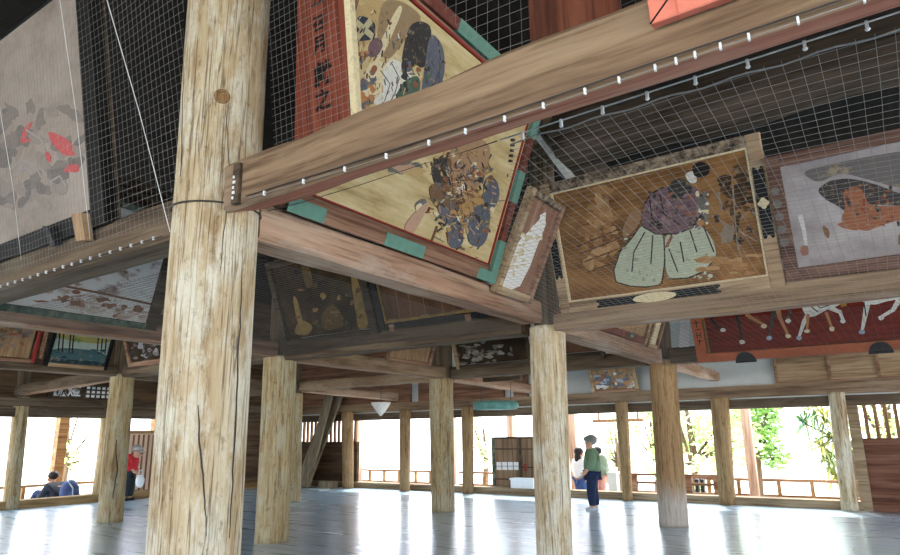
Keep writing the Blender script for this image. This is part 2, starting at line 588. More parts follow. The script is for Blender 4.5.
wl = [
    ('pale round wall pillar beside the red brown boarded bay', (-.86, 11.3), (841, 859, 510), (828, 845, 396), 'pillar'),
    ('round wall pillar between the two open bays that show green leaves', (-2.52, 11.35), (719.5, 736, 504), (710, 729, 400), 'pillar_wall'),
    ('round wall pillar next to the standing man in the green jacket', (-4.03, 11.3), (623, 633, 501), (615, 628, 406), 'pillar_wall'),
    ('round wall pillar mostly hidden behind the pale corner pillar', (-5.7, 11.3), (543, 555, 496), (541, 553, 412), 'pillar_old'),
    ('round wall pillar beside the dark screen with four papers', (-7.26, 11.3), (462.5, 474, 494), (461.5, 473.5, 417), 'pillar_wall'),
    ('round wall pillar between two bright bays, just past the mottled mid floor pillar', (-8.7, 11.25), (399.5, 410, 492), (399.5, 411, 418), 'pillar_wall'),
    ('round wall pillar at the edge of the barred opening and leaning boards', (-10.3, 11.25), (342.5, 353.5, 489), (341.5, 353.5, 420), 'pillar_wall'),
]
for k, (lab, g, b_, t_, mt) in enumerate(wl):
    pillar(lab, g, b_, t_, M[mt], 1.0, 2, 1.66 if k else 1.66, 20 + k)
g0 = V((-12.55, 6.8, 0))
for g, lab in (((-12.55, 6.8), 'round wall pillar on the sill, mostly hidden by the cracked tan pillar'),):
    mb = MB(); mb.tube([(g[0], g[1], 0), (g[0], g[1], .8), (g[0], g[1], 1.7)], [.19, .18, .18], 24)
    tag(mb.build('pillar', M['pillar_old'], None, (g[0], g[1], 0)), lab, 'pillar')

# knot on the near pillar, its fork seam
kp = V((222, 97))
n_ = V((cenA(2).x, cenA(2).y, 0)).normalized()
kc = hit(222, 97, cenA(2.2) - n_ * (radA(2.2) * .985), n_)
mb = MB()
dirk = (CAM - kc); dirk.z = 0; dirk.normalize()
rk = Matrix((dirk.cross(V((0, 0, 1))) * -1, dirk, V((0, 0, 1)))).transposed()
tor = []
mb.tube([kc + rk @ V((.026 * math.cos(t), .004, .028 * math.sin(t))) for t in [2 * math.pi * i / 20 for i in range(21)]], .010, 8)
mb.ball(kc, (.024, .008, .026), 12, 0, rk)
mb.build('knot', M['pillar_brown'], PA, world=True).matrix_parent_inverse = PA.matrix_basis.inverted()


def crack(parent, cen, rad, pts, w):
    mb = MB()
    prev = None
    rr_ = random.Random(len(pts) + int(w * 1e5))
    dense = []
    for i in range(len(pts) - 1):
        for k in range(6):
            t = k / 6
            dense.append((pts[i][0] + (pts[i + 1][0] - pts[i][0]) * t + rr_.uniform(-.7, .7), pts[i][1] + (pts[i + 1][1] - pts[i][1]) * t))
    L = []
    for x, y in dense:
        d = fw + RX * ((x - 450) / F) + UX * ((277.5 - y) / F)
        z = 1.1
        for _ in range(6):
            c_, r_c = cen(z), rad(z) * 1.0
            a = d.x ** 2 + d.y ** 2
            b_ = -2 * (d.x * c_.x + d.y * c_.y)
            cc_ = c_.x ** 2 + c_.y ** 2 - r_c ** 2
            t = (-b_ - math.sqrt(max(0, b_ * b_ - 4 * a * cc_))) / (2 * a)
            z = CAM.z + d.z * t
        L.append(CAM + d * t)
    n = len(L)
    mb.tube(L, [w * (.35 + .65 * math.sin(math.pi * (i + .5) / n)) for i in range(n)], 5)
    mb.build('crack', M['cable'], parent)


crack(PA, cenA, radA, [(243, 226), (241, 300), (237, 380), (233, 470), (229, 552)], .0045)
crack(PA, cenA, radA, [(198, 405), (200, 450), (205, 500), (207, 553)], .005)
crack(PA, cenA, radA, [(184, 30), (183, 110), (180, 190)], .003)
crack(PA, cenA, radA, [(226, 110), (230, 180), (221, 260), (219, 330)], .003)
crack(PF, cenF, radF, [(116, 440), (117, 470), (112, 505)], .012)
# ------------------------------------------------------------------ beams


def beam(label, a, b, w, h, mats, wane=.012, seed=0, name='beam', cat='beam', dz=0.0):
    # dz: how much the far lower edge is hewn away
    """a,b: bottom centre points"""
    a, b = V(a), V(b)
    d = b - a
    L = d.length
    n = max(4, int(L / .12))
    du = d.normalized()
    side = V((-du.y, du.x, 0)).normalized()
    bev = min(.02, w * .1)
    prof = [(-w / 2 + bev, 0), (w / 2 - bev, 0), (w / 2, bev), (w / 2, h - bev), (w / 2 - bev, h), (-w / 2 + bev, h), (-w / 2, h - bev), (-w / 2, bev)]
    if dz:
        prof[1] = (prof[1][0], dz); prof[2] = (prof[2][0], dz + bev)
    mb = MB()
    vs, fs, mi = [], [], []
    for i in range(n + 1):
        p = a + d * (i / n)
        for k, (s, z) in enumerate(prof):
            j = noise.noise(V((i * .22 + seed * 11, k * 3.7, seed)))
            j2 = noise.noise(V((i * .22 + seed * 5, k * 1.9 + 40, seed)))
            vs.append(p + side * (s + j * wane) + V((0, 0, z + j2 * wane * (1.6 if k in (4, 5) else .7))))
    for i in range(n):
        for k in range(8):
            k2 = (k + 1) % 8
            fs.append((i * 8 + k, i * 8 + k2, (i + 1) * 8 + k2, (i + 1) * 8 + k))
            mi.append(1 if k in (0,) else 0)
    fs.append(tuple(reversed(range(8)))); mi.append(0)
    fs.append(tuple(range(n * 8, n * 8 + 8))); mi.append(0)
    o_ = len(mb.v)
    mb.v += [tuple(v) for v in vs]
    mb.f += [list(f) for f in fs]
    mb.mi += mi
    mb.sm += [False] * len(fs)
    o = mb.build(name, mats, None, (a + b) / 2)
    return tag(o, label, cat)


M['red_under'] = wood('red_brown_beam_underside', 0, srgb(124, 74, 56), srgb(168, 104, 82), srgb(188, 132, 108), .8, .85, srgb(178, 142, 120), .4)
bx_, by_ = [M['beam_x'], M['red_under']], [M['red_y'], M['red_y']]
dx_, dy_ = [M['dim_x'], M['dim_x']], [M['dim_y'], M['dim_y']]
big = beam('thick weathered beam crossing the picture overhead from the near pillar', (-2.36, 1.79, 2.075), (2.2, 1.79, 2.135), .22, .235, bx_, .02, 1, dz=.065)
beam('grey brown beam running from the near pillar under the pale red streaked panel', (-5.75, 1.79, 2.02), (-2.72, 1.79, 2.03), .22, .2, [M['dim_x'], M['dim_x']], .015, 2)
beam('reddish beam under the warrior painting with green frame patches', (-2.543, 1.95, 2.03), (-2.543, 4.95, 2.03), .2, .19, by_, .012, 3)
beam('reddish beam under the small planked painting and cream strip panel', (-2.543, 5.3, 1.985), (-2.543, 8.3, 1.965), .2, .19, by_, .012, 4)
beam('short reddish beam running on to the open bay with green leaves', (-2.543, 8.65, 1.97), (-2.543, 11.44, 1.93), .17, .15, by_, .01, 5)
beam('dark beam under the painting of the kneeling figure in wide trousers', (-2.38, 5.137, 1.965), (2.2, 5.137, 1.965), .2, .2, [M['beam_x'], M['red_x']], .012, 6)
beam('dark beam under the gilded painting and the black framed brown painting', (-5.78, 5.137, 1.965), (-2.7, 5.137, 1.965), .2, .2, dx_, .012, 7)
beam('dark beam between the tan pillar and the cracked pillar', (-9.15, 5.137, 1.97), (-6.05, 5.137, 1.97), .2, .18, dx_, .012, 8)
beam('low sunlit edged beam between the cracked pillar and the sill pillar', (-12.5, 5.137, 1.86), (-9.42, 5.137, 1.95), .2, .16, [M['dim_x'], M['rail_x']], .012, 9)  # paler underside colour stands in for sun on the lower edge
beam('dark beam behind the orange framed horse painting', (-2.38, 8.493, 1.96), (2.2, 8.493, 1.96), .2, .2, [M['dim_x'], M['beam_x']], .012, 10)
beam('dark beam under the blossom patterned dark painting', (-5.75, 8.493, 1.965), (-2.7, 8.493, 1.965), .2, .18, dx_, .012, 11)
beam('dark beam from the mottled mid floor pillar towards the slim pillar', (-9.15, 8.493, 1.94), (-6.03, 8.493, 1.95), .2, .18, [M['beam_x'], M['beam_x']], .012, 12)
beam('dark far beam over the leaning boards corner', (-12.5, 8.493, 1.9), (-9.4, 8.493, 1.93), .2, .18, dx_, .012, 13)
beam('brown beam under the whitewashed painting with the green edge', (-5.917, -1.4, 2.03), (-5.917, 5.0, 2.0), .2, .17, [M['red_y'], M['beam_y']], .012, 14)
beam('greyish pink beam between the tan pillar and the mottled mid floor pillar', (-5.917, 5.3, 1.975), (-5.917, 8.35, 1.965), .2, .19, [M['beam_y'], M['red_y']], .012, 15)
beam('pinkish beam running past the hanging green disc to the wall', (-5.917, 8.62, 1.95), (-5.917, 11.44, 1.88), .18, .16, by_, .012, 16)
beam('brown beam under the landscape painting and the red edged painting', (-9.29, -1.4, 2.0), (-9.29, 5.0, 1.98), .2, .15, [M['dim_y'], M['beam_y']], .012, 17)
beam('dim beam between the cracked pillar and the slim pillar', (-9.29, 5.28, 1.96), (-9.29, 8.38, 1.93), .2, .17, dy_, .012, 18)
beam('dim beam from the slim pillar to the wall by the white cone', (-9.29, 8.62, 1.93), (-9.29, 11.44, 1.87), .18, .16, [M['red_y'], M['red_y']], .012, 19)
# roof timbers, dim above the nets


def log(label, a, b, r, mt, seed):
    a, b = V(a), V(b)
    n = 26
    mb = MB()
    mb.tube([a + (b - a) * (i / n) + V((0, 0, .05 * noise.noise(V((i * .2, seed, 0))))) for i in range(n + 1)],
            [r * (1 + .14 * noise.noise(V((i * .3, seed * 3, 5)))) for i in range(n + 1)], 18)
    tag(mb.build('roof_log', mt, None, (a + b) / 2), label, 'roof log')


log('huge dim round log high above the horse painting', (-2.2, 5.0, 3.62), (2.4, 5.0, 3.62), .25, M['soot_x'], 1)
log('dim round log high above the gilded painting', (-5.8, 5.1, 3.55), (-2.7, 5.1, 3.6), .22, M['soot_x'], 2)
log('dim round log in the dark beside the near pillar', (-9.2, 4.6, 3.3), (-6.0, 4.6, 3.3), .2, M['soot_x'], 3)
log('dim round log behind the top of the pale red streaked panel', (-5.9, -1.0, 3.35), (-5.9, 5.0, 3.35), .2, M['soot_y'], 4)
log('dim round log crossing above the warrior painting', (-2.6, 2.0, 4.0), (-2.6, 8.3, 4.0), .2, M['soot_y'], 5)
log('dim round log above the orange framed horse painting', (-2.5, 8.4, 3.3), (2.4, 8.4, 3.3), .2, M['soot_x'], 6)

mb = MB()
a_, b_ = ony(533, 128, 4.95), ony(577, 186, 4.95)
mb.bar(a_, b_, .05, .2, 0, (0, 1, 0))
tag(mb.build('brace', M['plaster'], None, (a_ + b_) / 2), 'pale diagonal plank jutting out behind the tall narrow plaque', 'brace')

# ------------------------------------------------------------------ paintings


class Paint:
    """a votive panel leaning out over a beam. axis 'x': faces +x, 'y': faces -y"""

    def __init__(s, name, label, cat, axis, p0, w, h, th, group=None):
        t = math.radians(th)
        if axis == 'x':
            u, v, wv = V((0, 1, 0)), V((math.sin(t), 0, math.cos(t))), V((math.cos(t), 0, -math.sin(t)))
        else:
            u, v, wv = V((1, 0, 0)), V((0, -math.sin(t), math.cos(t))), V((0, -math.cos(t), -math.sin(t)))
        mt = Matrix((u, v, wv)).transposed().to_4x4()
        mt.translation = V(p0)
        s.u, s.v, s.w, s.p0 = u, v, wv, V(p0)
        s.W, s.H = w, h
        s.root = empty(name, p0, label, cat, group, mt)
        s.pm = MB()
        s.mats = []
        s.layer = .0
        s.surf = .012

    def mi(s, k):
        if k not in s.mats:
            s.mats.append(k)
        return s.mats.index(k)

    def base(s, k, inset, z=.012):
        l, b, r, t = inset
        s.surf = z
        s.pm.bx((l, b, -.02), (s.W - r, s.H - t, z), s.mi(k))
        s.box_ = (l, b, s.W - r, s.H - t)

    def uv(s, x, y, z=None):
        q = hit(x, y, s.p0 + s.w * (s.surf if z is None else z), s.w) - s.p0
        return (q.dot(s.u), q.dot(s.v))

    def clip(s, pts):
        x0, y0, x1, y1 = s.box_
        for ax, lim, sg in ((0, x0, 1), (0, x1, -1), (1, y0, 1), (1, y1, -1)):
            out = []
            for i in range(len(pts)):
                p, q = pts[i], pts[(i + 1) % len(pts)]
                ip, iq = (p[ax] - lim) * sg >= 0, (q[ax] - lim) * sg >= 0
                if ip: out.append(p)
                if ip != iq:
                    t = (lim - p[ax]) / (q[ax] - p[ax])
                    out.append((p[0] + (q[0] - p[0]) * t, p[1] + (q[1] - p[1]) * t))
            pts = out
            if len(pts) < 3:
                return None
        return pts

    def poly(s, pts, k, px=True, soft=True):
        s.layer += .00003
        pts = [s.uv(*p) for p in pts] if px else pts
        if soft:
            for _ in range(2):
                q = []
                for i in range(len(pts)):
                    a, b = pts[i], pts[(i + 1) % len(pts)]
                    q += [(a[0] * .78 + b[0] * .22, a[1] * .78 + b[1] * .22), (a[0] * .22 + b[0] * .78, a[1] * .22 + b[1] * .78)]
                pts = q
        pts = s.clip(pts)
        if pts:
            s.pm.plate(pts, s.surf - .004, s.surf + .0008 + s.layer, s.mi(k))

    def blob(s, cx, cy, rx, ry, k, n=14, jag=.25, seed=0, rot=0, px=True):
        r = random.Random(seed * 131 + int(cx * 7 + cy * 3))
        pts = []
        for i in range(n):
            a = 2 * math.pi * i / n
            f = 1 + r.uniform(-jag, jag)
            x, y = rx * f * math.cos(a), ry * f * math.sin(a)
            pts.append((cx + x * math.cos(rot) - y * math.sin(rot), cy + x * math.sin(rot) + y * math.cos(rot)))
        s.poly(pts, k, px)

    def stroke(s, pts, w, k, px=True, w1=None):
        """thick line; w in metres"""
        q = [s.uv(*p) for p in pts] if px else pts
        n = len(q)
        L, R = [], []
        for i in range(n):
            a, b = q[max(i - 1, 0)], q[min(i + 1, n - 1)]
            dx, dy = b[0] - a[0], b[1] - a[1]
            l = math.hypot(dx, dy) or 1
            ww = w if w1 is None else w + (w1 - w) * i / (n - 1)
            L.append((q[i][0] - dy / l * ww / 2, q[i][1] + dx / l * ww / 2))
            R.append((q[i][0] + dy / l * ww / 2, q[i][1] - dx / l * ww / 2))
        s.layer += .00003
        for i in range(n - 1):
            c = s.clip([L[i], L[i + 1], R[i + 1], R[i]])
            if c:
                s.pm.plate(c, s.surf - .004, s.surf + .0008 + s.layer, s.mi(k))

    def frame(s, ws, mats, d0=-.03, d1=.03, name='frame_bar'):
        """ws = left,bottom,right,top bar widths; each bar its own part"""
        l, b, r, t = ws
        mats = mats if isinstance(mats, (list, tuple)) else [mats] * 4
        rects = [(0, 0, l, s.H), (l, 0, s.W - r, b), (s.W - r, 0, s.W, s.H), (l, s.H - t, s.W - r, s.H)]
        out = []
        for (x0, y0, x1, y1), mt in zip(rects, mats):
            if x1 - x0 < 1e-4 or y1 - y0 < 1e-4:
                out.append(None)
                continue
            mb = MB()
            e = .004
            mb.add([(x0, y0, d0), (x1, y0, d0), (x1, y1, d0), (x0, y1, d0), (x0, y0, d1 - e), (x1, y0, d1 - e), (x1, y1, d1 - e), (x0, y1, d1 - e),
                    (x0 + e, y0 + e, d1), (x1 - e, y0 + e, d1), (x1 - e, y1 - e, d1), (x0 + e, y1 - e, d1)],
                   [(3, 2, 1, 0), (0, 1, 5, 4), (1, 2, 6, 5), (2, 3, 7, 6), (3, 0, 4, 7), (4, 5, 9, 8), (5, 6, 10, 9), (6, 7, 11, 10), (7, 4, 8, 11), (8, 9, 10, 11)])
            out.append(mb.build(name, M[mt], s.root, None, False))
        return out

    def part(s, name, rect, k, d0, d1, label=None, par=None):
        mb = MB()
        x0, y0, x1, y1 = rect
        mb.bx((x0, y0, d0), (x1, y1, d1))
        o = mb.build(name, M[k], par or s.root, None, False)
        if label: o['label'] = label
        return o

    def plates(s, name, polys, k, d0, d1, label=None, par=None):
        mb = MB()
        for p in polys:
            mb.plate(p, d0, d1)
        o = mb.build(name, M[k], par or s.root, None, False)
        if label: o['label'] = label
        return o

    def done(s, name='picture_panel'):
        return s.pm.build(name, [M[k] for k in s.mats], s.root, None, False)


M['p_tan'] = mottle('faded_tan_painted_board', [(.25, srgb(150, 124, 84)), (.45, srgb(196, 172, 124)), (.6, srgb(212, 192, 146)), (.8, srgb(226, 214, 178))], 2.2, (1, 5, 1))
M['p_brown'] = mottle('stained_brown_painted_board', [(.25, srgb(56, 36, 20)), (.45, srgb(122, 84, 46)), (.62, srgb(160, 116, 68)), (.8, srgb(186, 148, 100))], 1.6, (1, 2.4, 1))
M['p_mauve'] = mottle('faded_grey_mauve_board', [(.25, srgb(112, 104, 104)), (.45, srgb(152, 142, 142)), (.62, srgb(178, 170, 168)), (.8, srgb(198, 192, 188))], 1.6, (1, 1.5, 1))
M['p_grey'] = mottle('faded_grey_board', [(.28, srgb(112, 101, 92)), (.5, srgb(150, 137, 126)), (.75, srgb(172, 160, 150))], 1.3, (1, 1.2, 1))
M['p_red'] = mottle('deep_red_board', [(.3, srgb(84, 26, 17)), (.5, srgb(112, 36, 25)), (.75, srgb(134, 50, 34))], 3, (1, 6, 1))
M['p_white'] = mottle('flaking_whitewashed_board', [(.34, srgb(128, 98, 80)), (.40, srgb(184, 168, 158)), (.46, srgb(222, 218, 212)), (.8, srgb(236, 236, 234))], 3.6, (1, 1.6, 1))
M['p_dark'] = mottle('dark_brown_board', [(.3, srgb(34, 26, 18)), (.55, srgb(66, 52, 36)), (.8, srgb(96, 78, 50))], 3, (1, 1, 1))
M['p_umber'] = mottle('umber_board', [(.3, srgb(70, 48, 34)), (.55, srgb(112, 80, 58)), (.8, srgb(138, 104, 76))], 4, (1, .3, 1))
M['p_beige'] = mottle('worn_beige_board', [(.3, srgb(124, 96, 70)), (.55, srgb(166, 134, 100)), (.8, srgb(194, 168, 132))], 4, (5, .8, 1))
M['p_plaque'] = mottle('flaking_plaque_board', [(.3, srgb(126, 88, 70)), (.52, srgb(150, 110, 88)), (.7, srgb(180, 150, 128))], 3, (5, 1, 1))
M['f_brown'] = wood('brown_frame_wood', 0, srgb(110, 76, 58), srgb(150, 112, 90), srgb(172, 138, 112), 1)
M['f_redbrown'] = wood('red_brown_frame_wood', 0, srgb(70, 46, 38), srgb(104, 74, 62), srgb(130, 100, 86), 1)
M['f_orange'] = flat('orange_frame_paint', srgb(182, 98, 62), .7, .16, 6)
M['f_salmon'] = flat('salmon_frame_paint', srgb(222, 128, 106), .7, .12, 8)
M['f_pale'] = wood('pale_worn_frame_wood', 0, srgb(120, 92, 66), srgb(172, 142, 110), srgb(198, 172, 138), .9)
M['f_worn'] = mottle('mottled_worn_frame', [(.36, srgb(44, 36, 30)), (.48, srgb(112, 96, 80)), (.62, srgb(168, 148, 124)), (.8, srgb(184, 168, 148))], 16, (1, 1, 1))
M['f_green'] = mottle('flaking_green_frame', [(.34, srgb(52, 60, 52)), (.5, srgb(86, 104, 92)), (.62, srgb(120, 128, 112)), (.74, srgb(190, 182, 164))], 12, (1, 1, 1))
M['f_dark'] = wood('dark_frame_wood', 0, srgb(46, 38, 30), srgb(78, 66, 52), srgb(104, 88, 70), 1)
M['f_red'] = flat('red_frame_paint', srgb(148, 52, 46), .7, .15)
M['f_redold'] = mottle('faded_red_frame', [(.3, srgb(74, 44, 38)), (.55, srgb(116, 68, 58)), (.8, srgb(142, 98, 84))], 6, (1, 1, 1))
M['teal'] = flat('teal_frame_patch', srgb(104, 144, 128), .8, .12, 20)
M['gold'] = flat('dull_gold_pigment', srgb(146, 118, 66), .7, .3, 9)

tan, cream, wht, blk, gry, bgr, rus, red = (P_('tan', 186, 156, 110), P_('cream', 216, 200, 162), P_('white', 216, 212, 202), P_('black', 44, 38, 36, .2, 16, False),
    P_('grey', 110, 106, 102), P_('bluegrey', 100, 102, 112), P_('rust', 144, 92, 66), P_('red', 176, 60, 52))
orn, grn, brn, mau, pgr, sky, dgr = (P_('orange', 180, 124, 80), P_('green', 84, 102, 88), P_('brown', 122, 92, 66), P_('mauve', 116, 92, 98),
    P_('palegreen', 182, 188, 164, .12), P_('skyblue', 150, 170, 186), P_('darkgrey', 66, 62, 60))

# --- the big warrior painting over the reddish beam (behind the thick beam)
p = Paint('votive_painting', 'large warrior painting with teal patched frame, half hidden behind the thick overhead beam', 'painting', 'x', (-2.415, 2.06, 2.205), 2.01, 1.46, 20)
PW = p
p.base('p_tan', (.07, .125, .075, .12), .0)
r_ = random.Random(3)
P_('slateblue', 94, 97, 107); P_('pinkish', 186, 150, 126)
# upper scene: armoured rider, dark horse, white robes
p.poly([(352, 4), (395, 0), (372, 40), (352, 60)], tan)
p.poly([(380, 0), (402, 0), (425, 18), (405, 40), (388, 62), (376, 50)], P_('umberlight', 150, 126, 96))
p.poly([(398, 4), (404, 8), (380, 62), (372, 60)], cream)
p.poly([(388, 58), (402, 62), (414, 78), (404, 104), (372, 108), (378, 84)], wht)
p.poly([(366, 62), (386, 60), (380, 100), (362, 108)], cream)
p.poly([(408, 26), (420, 20), (432, 26), (430, 52), (424, 70), (412, 62), (404, 78), (400, 66)], dgr)
p.poly([(430, 30), (444, 46), (445, 76), (436, 92), (420, 100), (424, 70)], bgr)
p.poly([(404, 80), (420, 74), (420, 98), (400, 106), (394, 98)], grn)
p.blob(364, 29, 12, 13, P_('crest', 60, 62, 70), 16, .1, 2)
p.stroke([(356, 22), (373, 37)], .035, P_('crestpale', 186, 176, 140)); p.stroke([(357, 38), (371, 20)], .035, 'pig_crestpale')
p.poly([(368, 44), (376, 36), (384, 44), (378, 56), (368, 58)], mau)
for i in range(26):
    x, y = r_.uniform(360, 374), r_.uniform(52, 106)
    p.blob(x, y, r_.uniform(2, 5), r_.uniform(2, 4.5), r_.choice([orn, rus, gry, bgr, orn, mau]), 8, .3, i)
for i in range(16):
    p.blob(r_.uniform(404, 428), r_.uniform(58, 100), r_.uniform(1.5, 4), r_.uniform(1.5, 4), r_.choice([rus, grn, dgr, tan, bgr]), 8, .35, i)
for q in ([(392, 64), (399, 78), (394, 96)], [(380, 70), (390, 84), (384, 102)], [(404, 68), (410, 80)], [(438, 40), (441, 66), (434, 86)], [(414, 30), (418, 54)]):
    p.stroke(q, .005, dgr)
for i in range(150):
    x = r_.uniform(358, 446); y = r_.uniform(8, 106)
    if y < 20 + (x - 400) * .9: continue
    dx, dy = r_.uniform(-3, 3), r_.uniform(2, 8)
    p.stroke([(x, y), (x + dx, y + dy)], r_.uniform(.003, .009), r_.choice([cream, 'pig_umberlight', gry, tan, dgr, wht, bgr, brn] if x < 405 else [dgr, bgr, grn, gry, 'pig_slateblue', brn, tan]) if True else blk)
# lower scene: group of fighting men
for i in range(9):
    p.blob(r_.uniform(395, 420), r_.uniform(150, 172), r_.uniform(5, 12), r_.uniform(3, 6), r_.choice([P_('pinkish', 186, 150, 126), tan, gry]), 10, .35, i)
p.poly([(430, 165), (440, 156), (452, 150), (456, 176), (446, 190), (434, 186)], dgr)
p.poly([(446, 150), (480, 136), (492, 150), (482, 186), (458, 196), (448, 180)], P_('fleshbrown', 164, 132, 102))
p.poly([(428, 184), (450, 182), (470, 196), (462, 214), (440, 212), (430, 200)], brn)
p.poly([(438, 206), (452, 200), (458, 220), (450, 226), (440, 218)], bgr)
p.poly([(413, 204), (424, 197), (428, 206), (418, 216)], gry)
p.poly([(414, 206), (421, 202), (422, 210), (417, 214)], cream)
p.poly([(456, 200), (480, 190), (486, 212), (470, 232), (460, 226)], P_('ochre', 178, 140, 90))
p.poly([(484, 176), (496, 178), (500, 196), (490, 214), (482, 206)], P_('slateblue', 96, 100, 116))
p.poly([(474, 204), (490, 206), (488, 236), (480, 248), (468, 244), (466, 226)], 'pig_slateblue')
p.poly([(448, 222), (460, 220), (464, 242), (454, 250), (446, 242)], 'pig_slateblue')
p.poly([(402, 226), (420, 206), (430, 200), (420, 222), (408, 240)], 'pig_pinkish')
for i in range(70):
    x = r_.uniform(432, 492); y = r_.uniform(146, 232)
    p.blob(x, y, r_.uniform(1.5, 5), r_.uniform(1, 3.2), r_.choice([rus, brn, cream, gry, tan, bgr, wht, dgr, 'pig_ochre']), 7, .4, i, r_.uniform(0, 3))
for i in range(26):
    x = r_.uniform(432, 488); y = r_.uniform(150, 240)
    p.stroke([(x, y), (x + r_.uniform(-5, 7), y + r_.uniform(3, 9)), (x + r_.uniform(-7, 9), y + r_.uniform(9, 16))], .004, r_.choice([dgr, gry, brn, brn]))
for i in range(260):
    x, y = r_.gauss(464, 17), r_.gauss(194, 26)
    if y < 148: continue
    a_ = r_.uniform(0, 6.28); l_ = r_.uniform(2, 7)
    p.stroke([(x, y), (x + l_ * math.cos(a_), y + l_ * math.sin(a_))], r_.uniform(.003, .011), r_.choice([tan, cream, gry, 'pig_slateblue', 'pig_fleshbrown', brn, 'pig_ochre', dgr, 'pig_pinkish', rus]))
p.stroke([(427, 250), (436, 226)], .006, brn)
for i in range(5):
    p.blob(512 - i * .6, 140 + i * 5.2, 1.6, 1.8, dgr, 6, .3, i)
p.done()
fb = p.frame((.07, .075, .075, .075), ['f_brown', 'f_brown', 'f_redold', 'f_redold'])
for rect, q in (((.0, .0, .25, .078), 0), ((.74, .0, 1.12, .078), 1), ((1.76, .0, 2.013, .078), 2), ((1.93, .078, 2.013, .32), 2), ((1.93, .62, 2.013, .86), 2), ((1.93, 1.12, 2.013, 1.463), 2), ((.85, 1.38, 1.42, 1.463), 3)):
    p.part('teal_patch', rect, 'teal', .0, .0325, 'teal painted patch', fb[q])
red_in = [(.07, .075, 1.935, .085), (1.905, .085, 1.915, 1.36), (.08, 1.36, 1.915, 1.372)]
mb = MB()
for x0, y0, x1, y1 in ((.10, .12, 1.90, .13), (1.895, .12, 1.905, 1.35), (.10, 1.345, 1.90, 1.36)):
    mb.bx((x0, y0, -.01), (x1, y1, .014))
o = mb.build('red_fillet', M['f_red'], p.root, None, False); o['label'] = 'thin red inner moulding'
mb = MB(); mb.bx((.03, .03, -.03), (1.98, 1.43, -.021)); mb.build('backing', M['f_dark'], p.root, None, False)
mb = MB(); mb.bx((.0705, .0755, -.02), (1.934, .119, -.004)); mb.bx((1.906, .12, -.02), (1.934, 1.38, -.004)); mb.bx((.0705, 1.361, -.02), (1.905, 1.384, -.004))
mb.build('inner_moulding', M['f_brown'], p.root, None, False)

# --- tall narrow plaque next to it
p = Paint('votive_plaque', 'tall narrow flaking plaque leaning beside the warrior painting', 'plaque', 'x', (-2.41, 4.085, 2.145), .55, .83, 25)
p.base('p_plaque', (.05, .06, .05, .05), .0)
for q in ([(496, 268), (508, 256), (520, 240), (530, 230), (544, 214), (546, 224), (538, 244), (530, 266), (520, 286), (506, 292), (494, 286)],
          [(540, 215), (546, 212), (545, 226), (540, 232)], [(512, 214), (520, 198), (522, 205), (514, 222)]):
    p.poly(q, P_('flakewhite', 236, 232, 226, .05, 16, False), True, False)
for i in range(80):
    t = r_.random()
    p.blob(500 + 40 * t + r_.uniform(-7, 7), 282 - 55 * t + r_.uniform(-8, 8), r_.uniform(1, 4), r_.uniform(1, 4), r_.choice(['pig_flakewhite', cream, 'pig_flakewhite']), 7, .4, i)
p.done()
p.frame((.05, .06, .05, .05), ['f_pale', 'f_pale', 'f_brown', 'f_worn'], -.03, .035)
mb = MB(); mb.bx((.01, .02, -.03), (.54, .81, -.0205)); mb.build('backing', M['f_dark'], p.root, None, False)

# --- kneeling figure
p = Paint('votive_painting', 'wide brown painting of a bowing figure in pale wide trousers', 'painting', 'y', (-2.285, 5.02, 2.10), 1.715, 1.10, 16)
p.base('p_brown', (.10, .085, .11, .085), .0)
for i in range(40):
    p.blob(r_.gauss(596, 9), r_.gauss(228, 20), r_.uniform(2, 9), r_.uniform(2, 8), r_.choice([P_('palewood2', 182, 140, 94, .12, 6), P_('palewood3', 166, 122, 76, .12, 6), P_('palewood4', 150, 106, 62, .12, 6)]), 9, .5, i)
for q in ([(576, 247), (624, 227)], [(580, 254), (620, 238)], [(584, 262), (618, 249)], [(588, 272), (616, 262)]):
    p.stroke(q, .012, P_('boatline', 92, 64, 38))
p.poly([(637, 207), (642, 212), (640, 224), (624, 240), (622, 230), (629, 214)], P_('hand', 150, 114, 82))
p.poly([(641, 225), (632, 238), (620, 252), (614, 270), (616, 282), (630, 286), (646, 287), (661, 285), (664, 262), (664, 236), (655, 230)], pgr)
p.poly([(664, 236), (665, 262), (668, 279), (688, 278), (705, 271), (717, 256), (713, 240), (704, 227), (690, 224), (676, 230)], pgr)
p.poly([(644, 205), (651, 194), (664, 187), (690, 184), (702, 193), (703, 212), (692, 228), (676, 234), (656, 234), (641, 226)], mau)
p.blob(680, 189, 12, 11, dgr, 16, .06, 2)
p.poly([(684, 174), (694, 170), (698, 182), (690, 184)], wht)
p.blob(701, 170, 9, 8, blk, 16, .08, 3)
p.poly([(698, 192), (706, 196), (710, 214), (704, 226), (696, 218)], gry)
for i in range(46):
    p.blob(r_.uniform(648, 700), r_.uniform(192, 229), r_.uniform(1, 4.5), r_.uniform(1, 3), r_.choice([P_('plum', 92, 72, 80), mau, P_('lilac', 136, 112, 118), rus, 'pig_lilac', dgr]), 7, .4, i, r_.uniform(0, 3))
for i in range(20):
    p.blob(r_.uniform(696, 708), r_.uniform(190, 224), r_.uniform(1, 3), r_.uniform(1, 2.5), r_.choice([wht, gry, dgr, cream]), 7, .4, i)
p.blob(701, 223, 4, 3, orn, 8, .2)
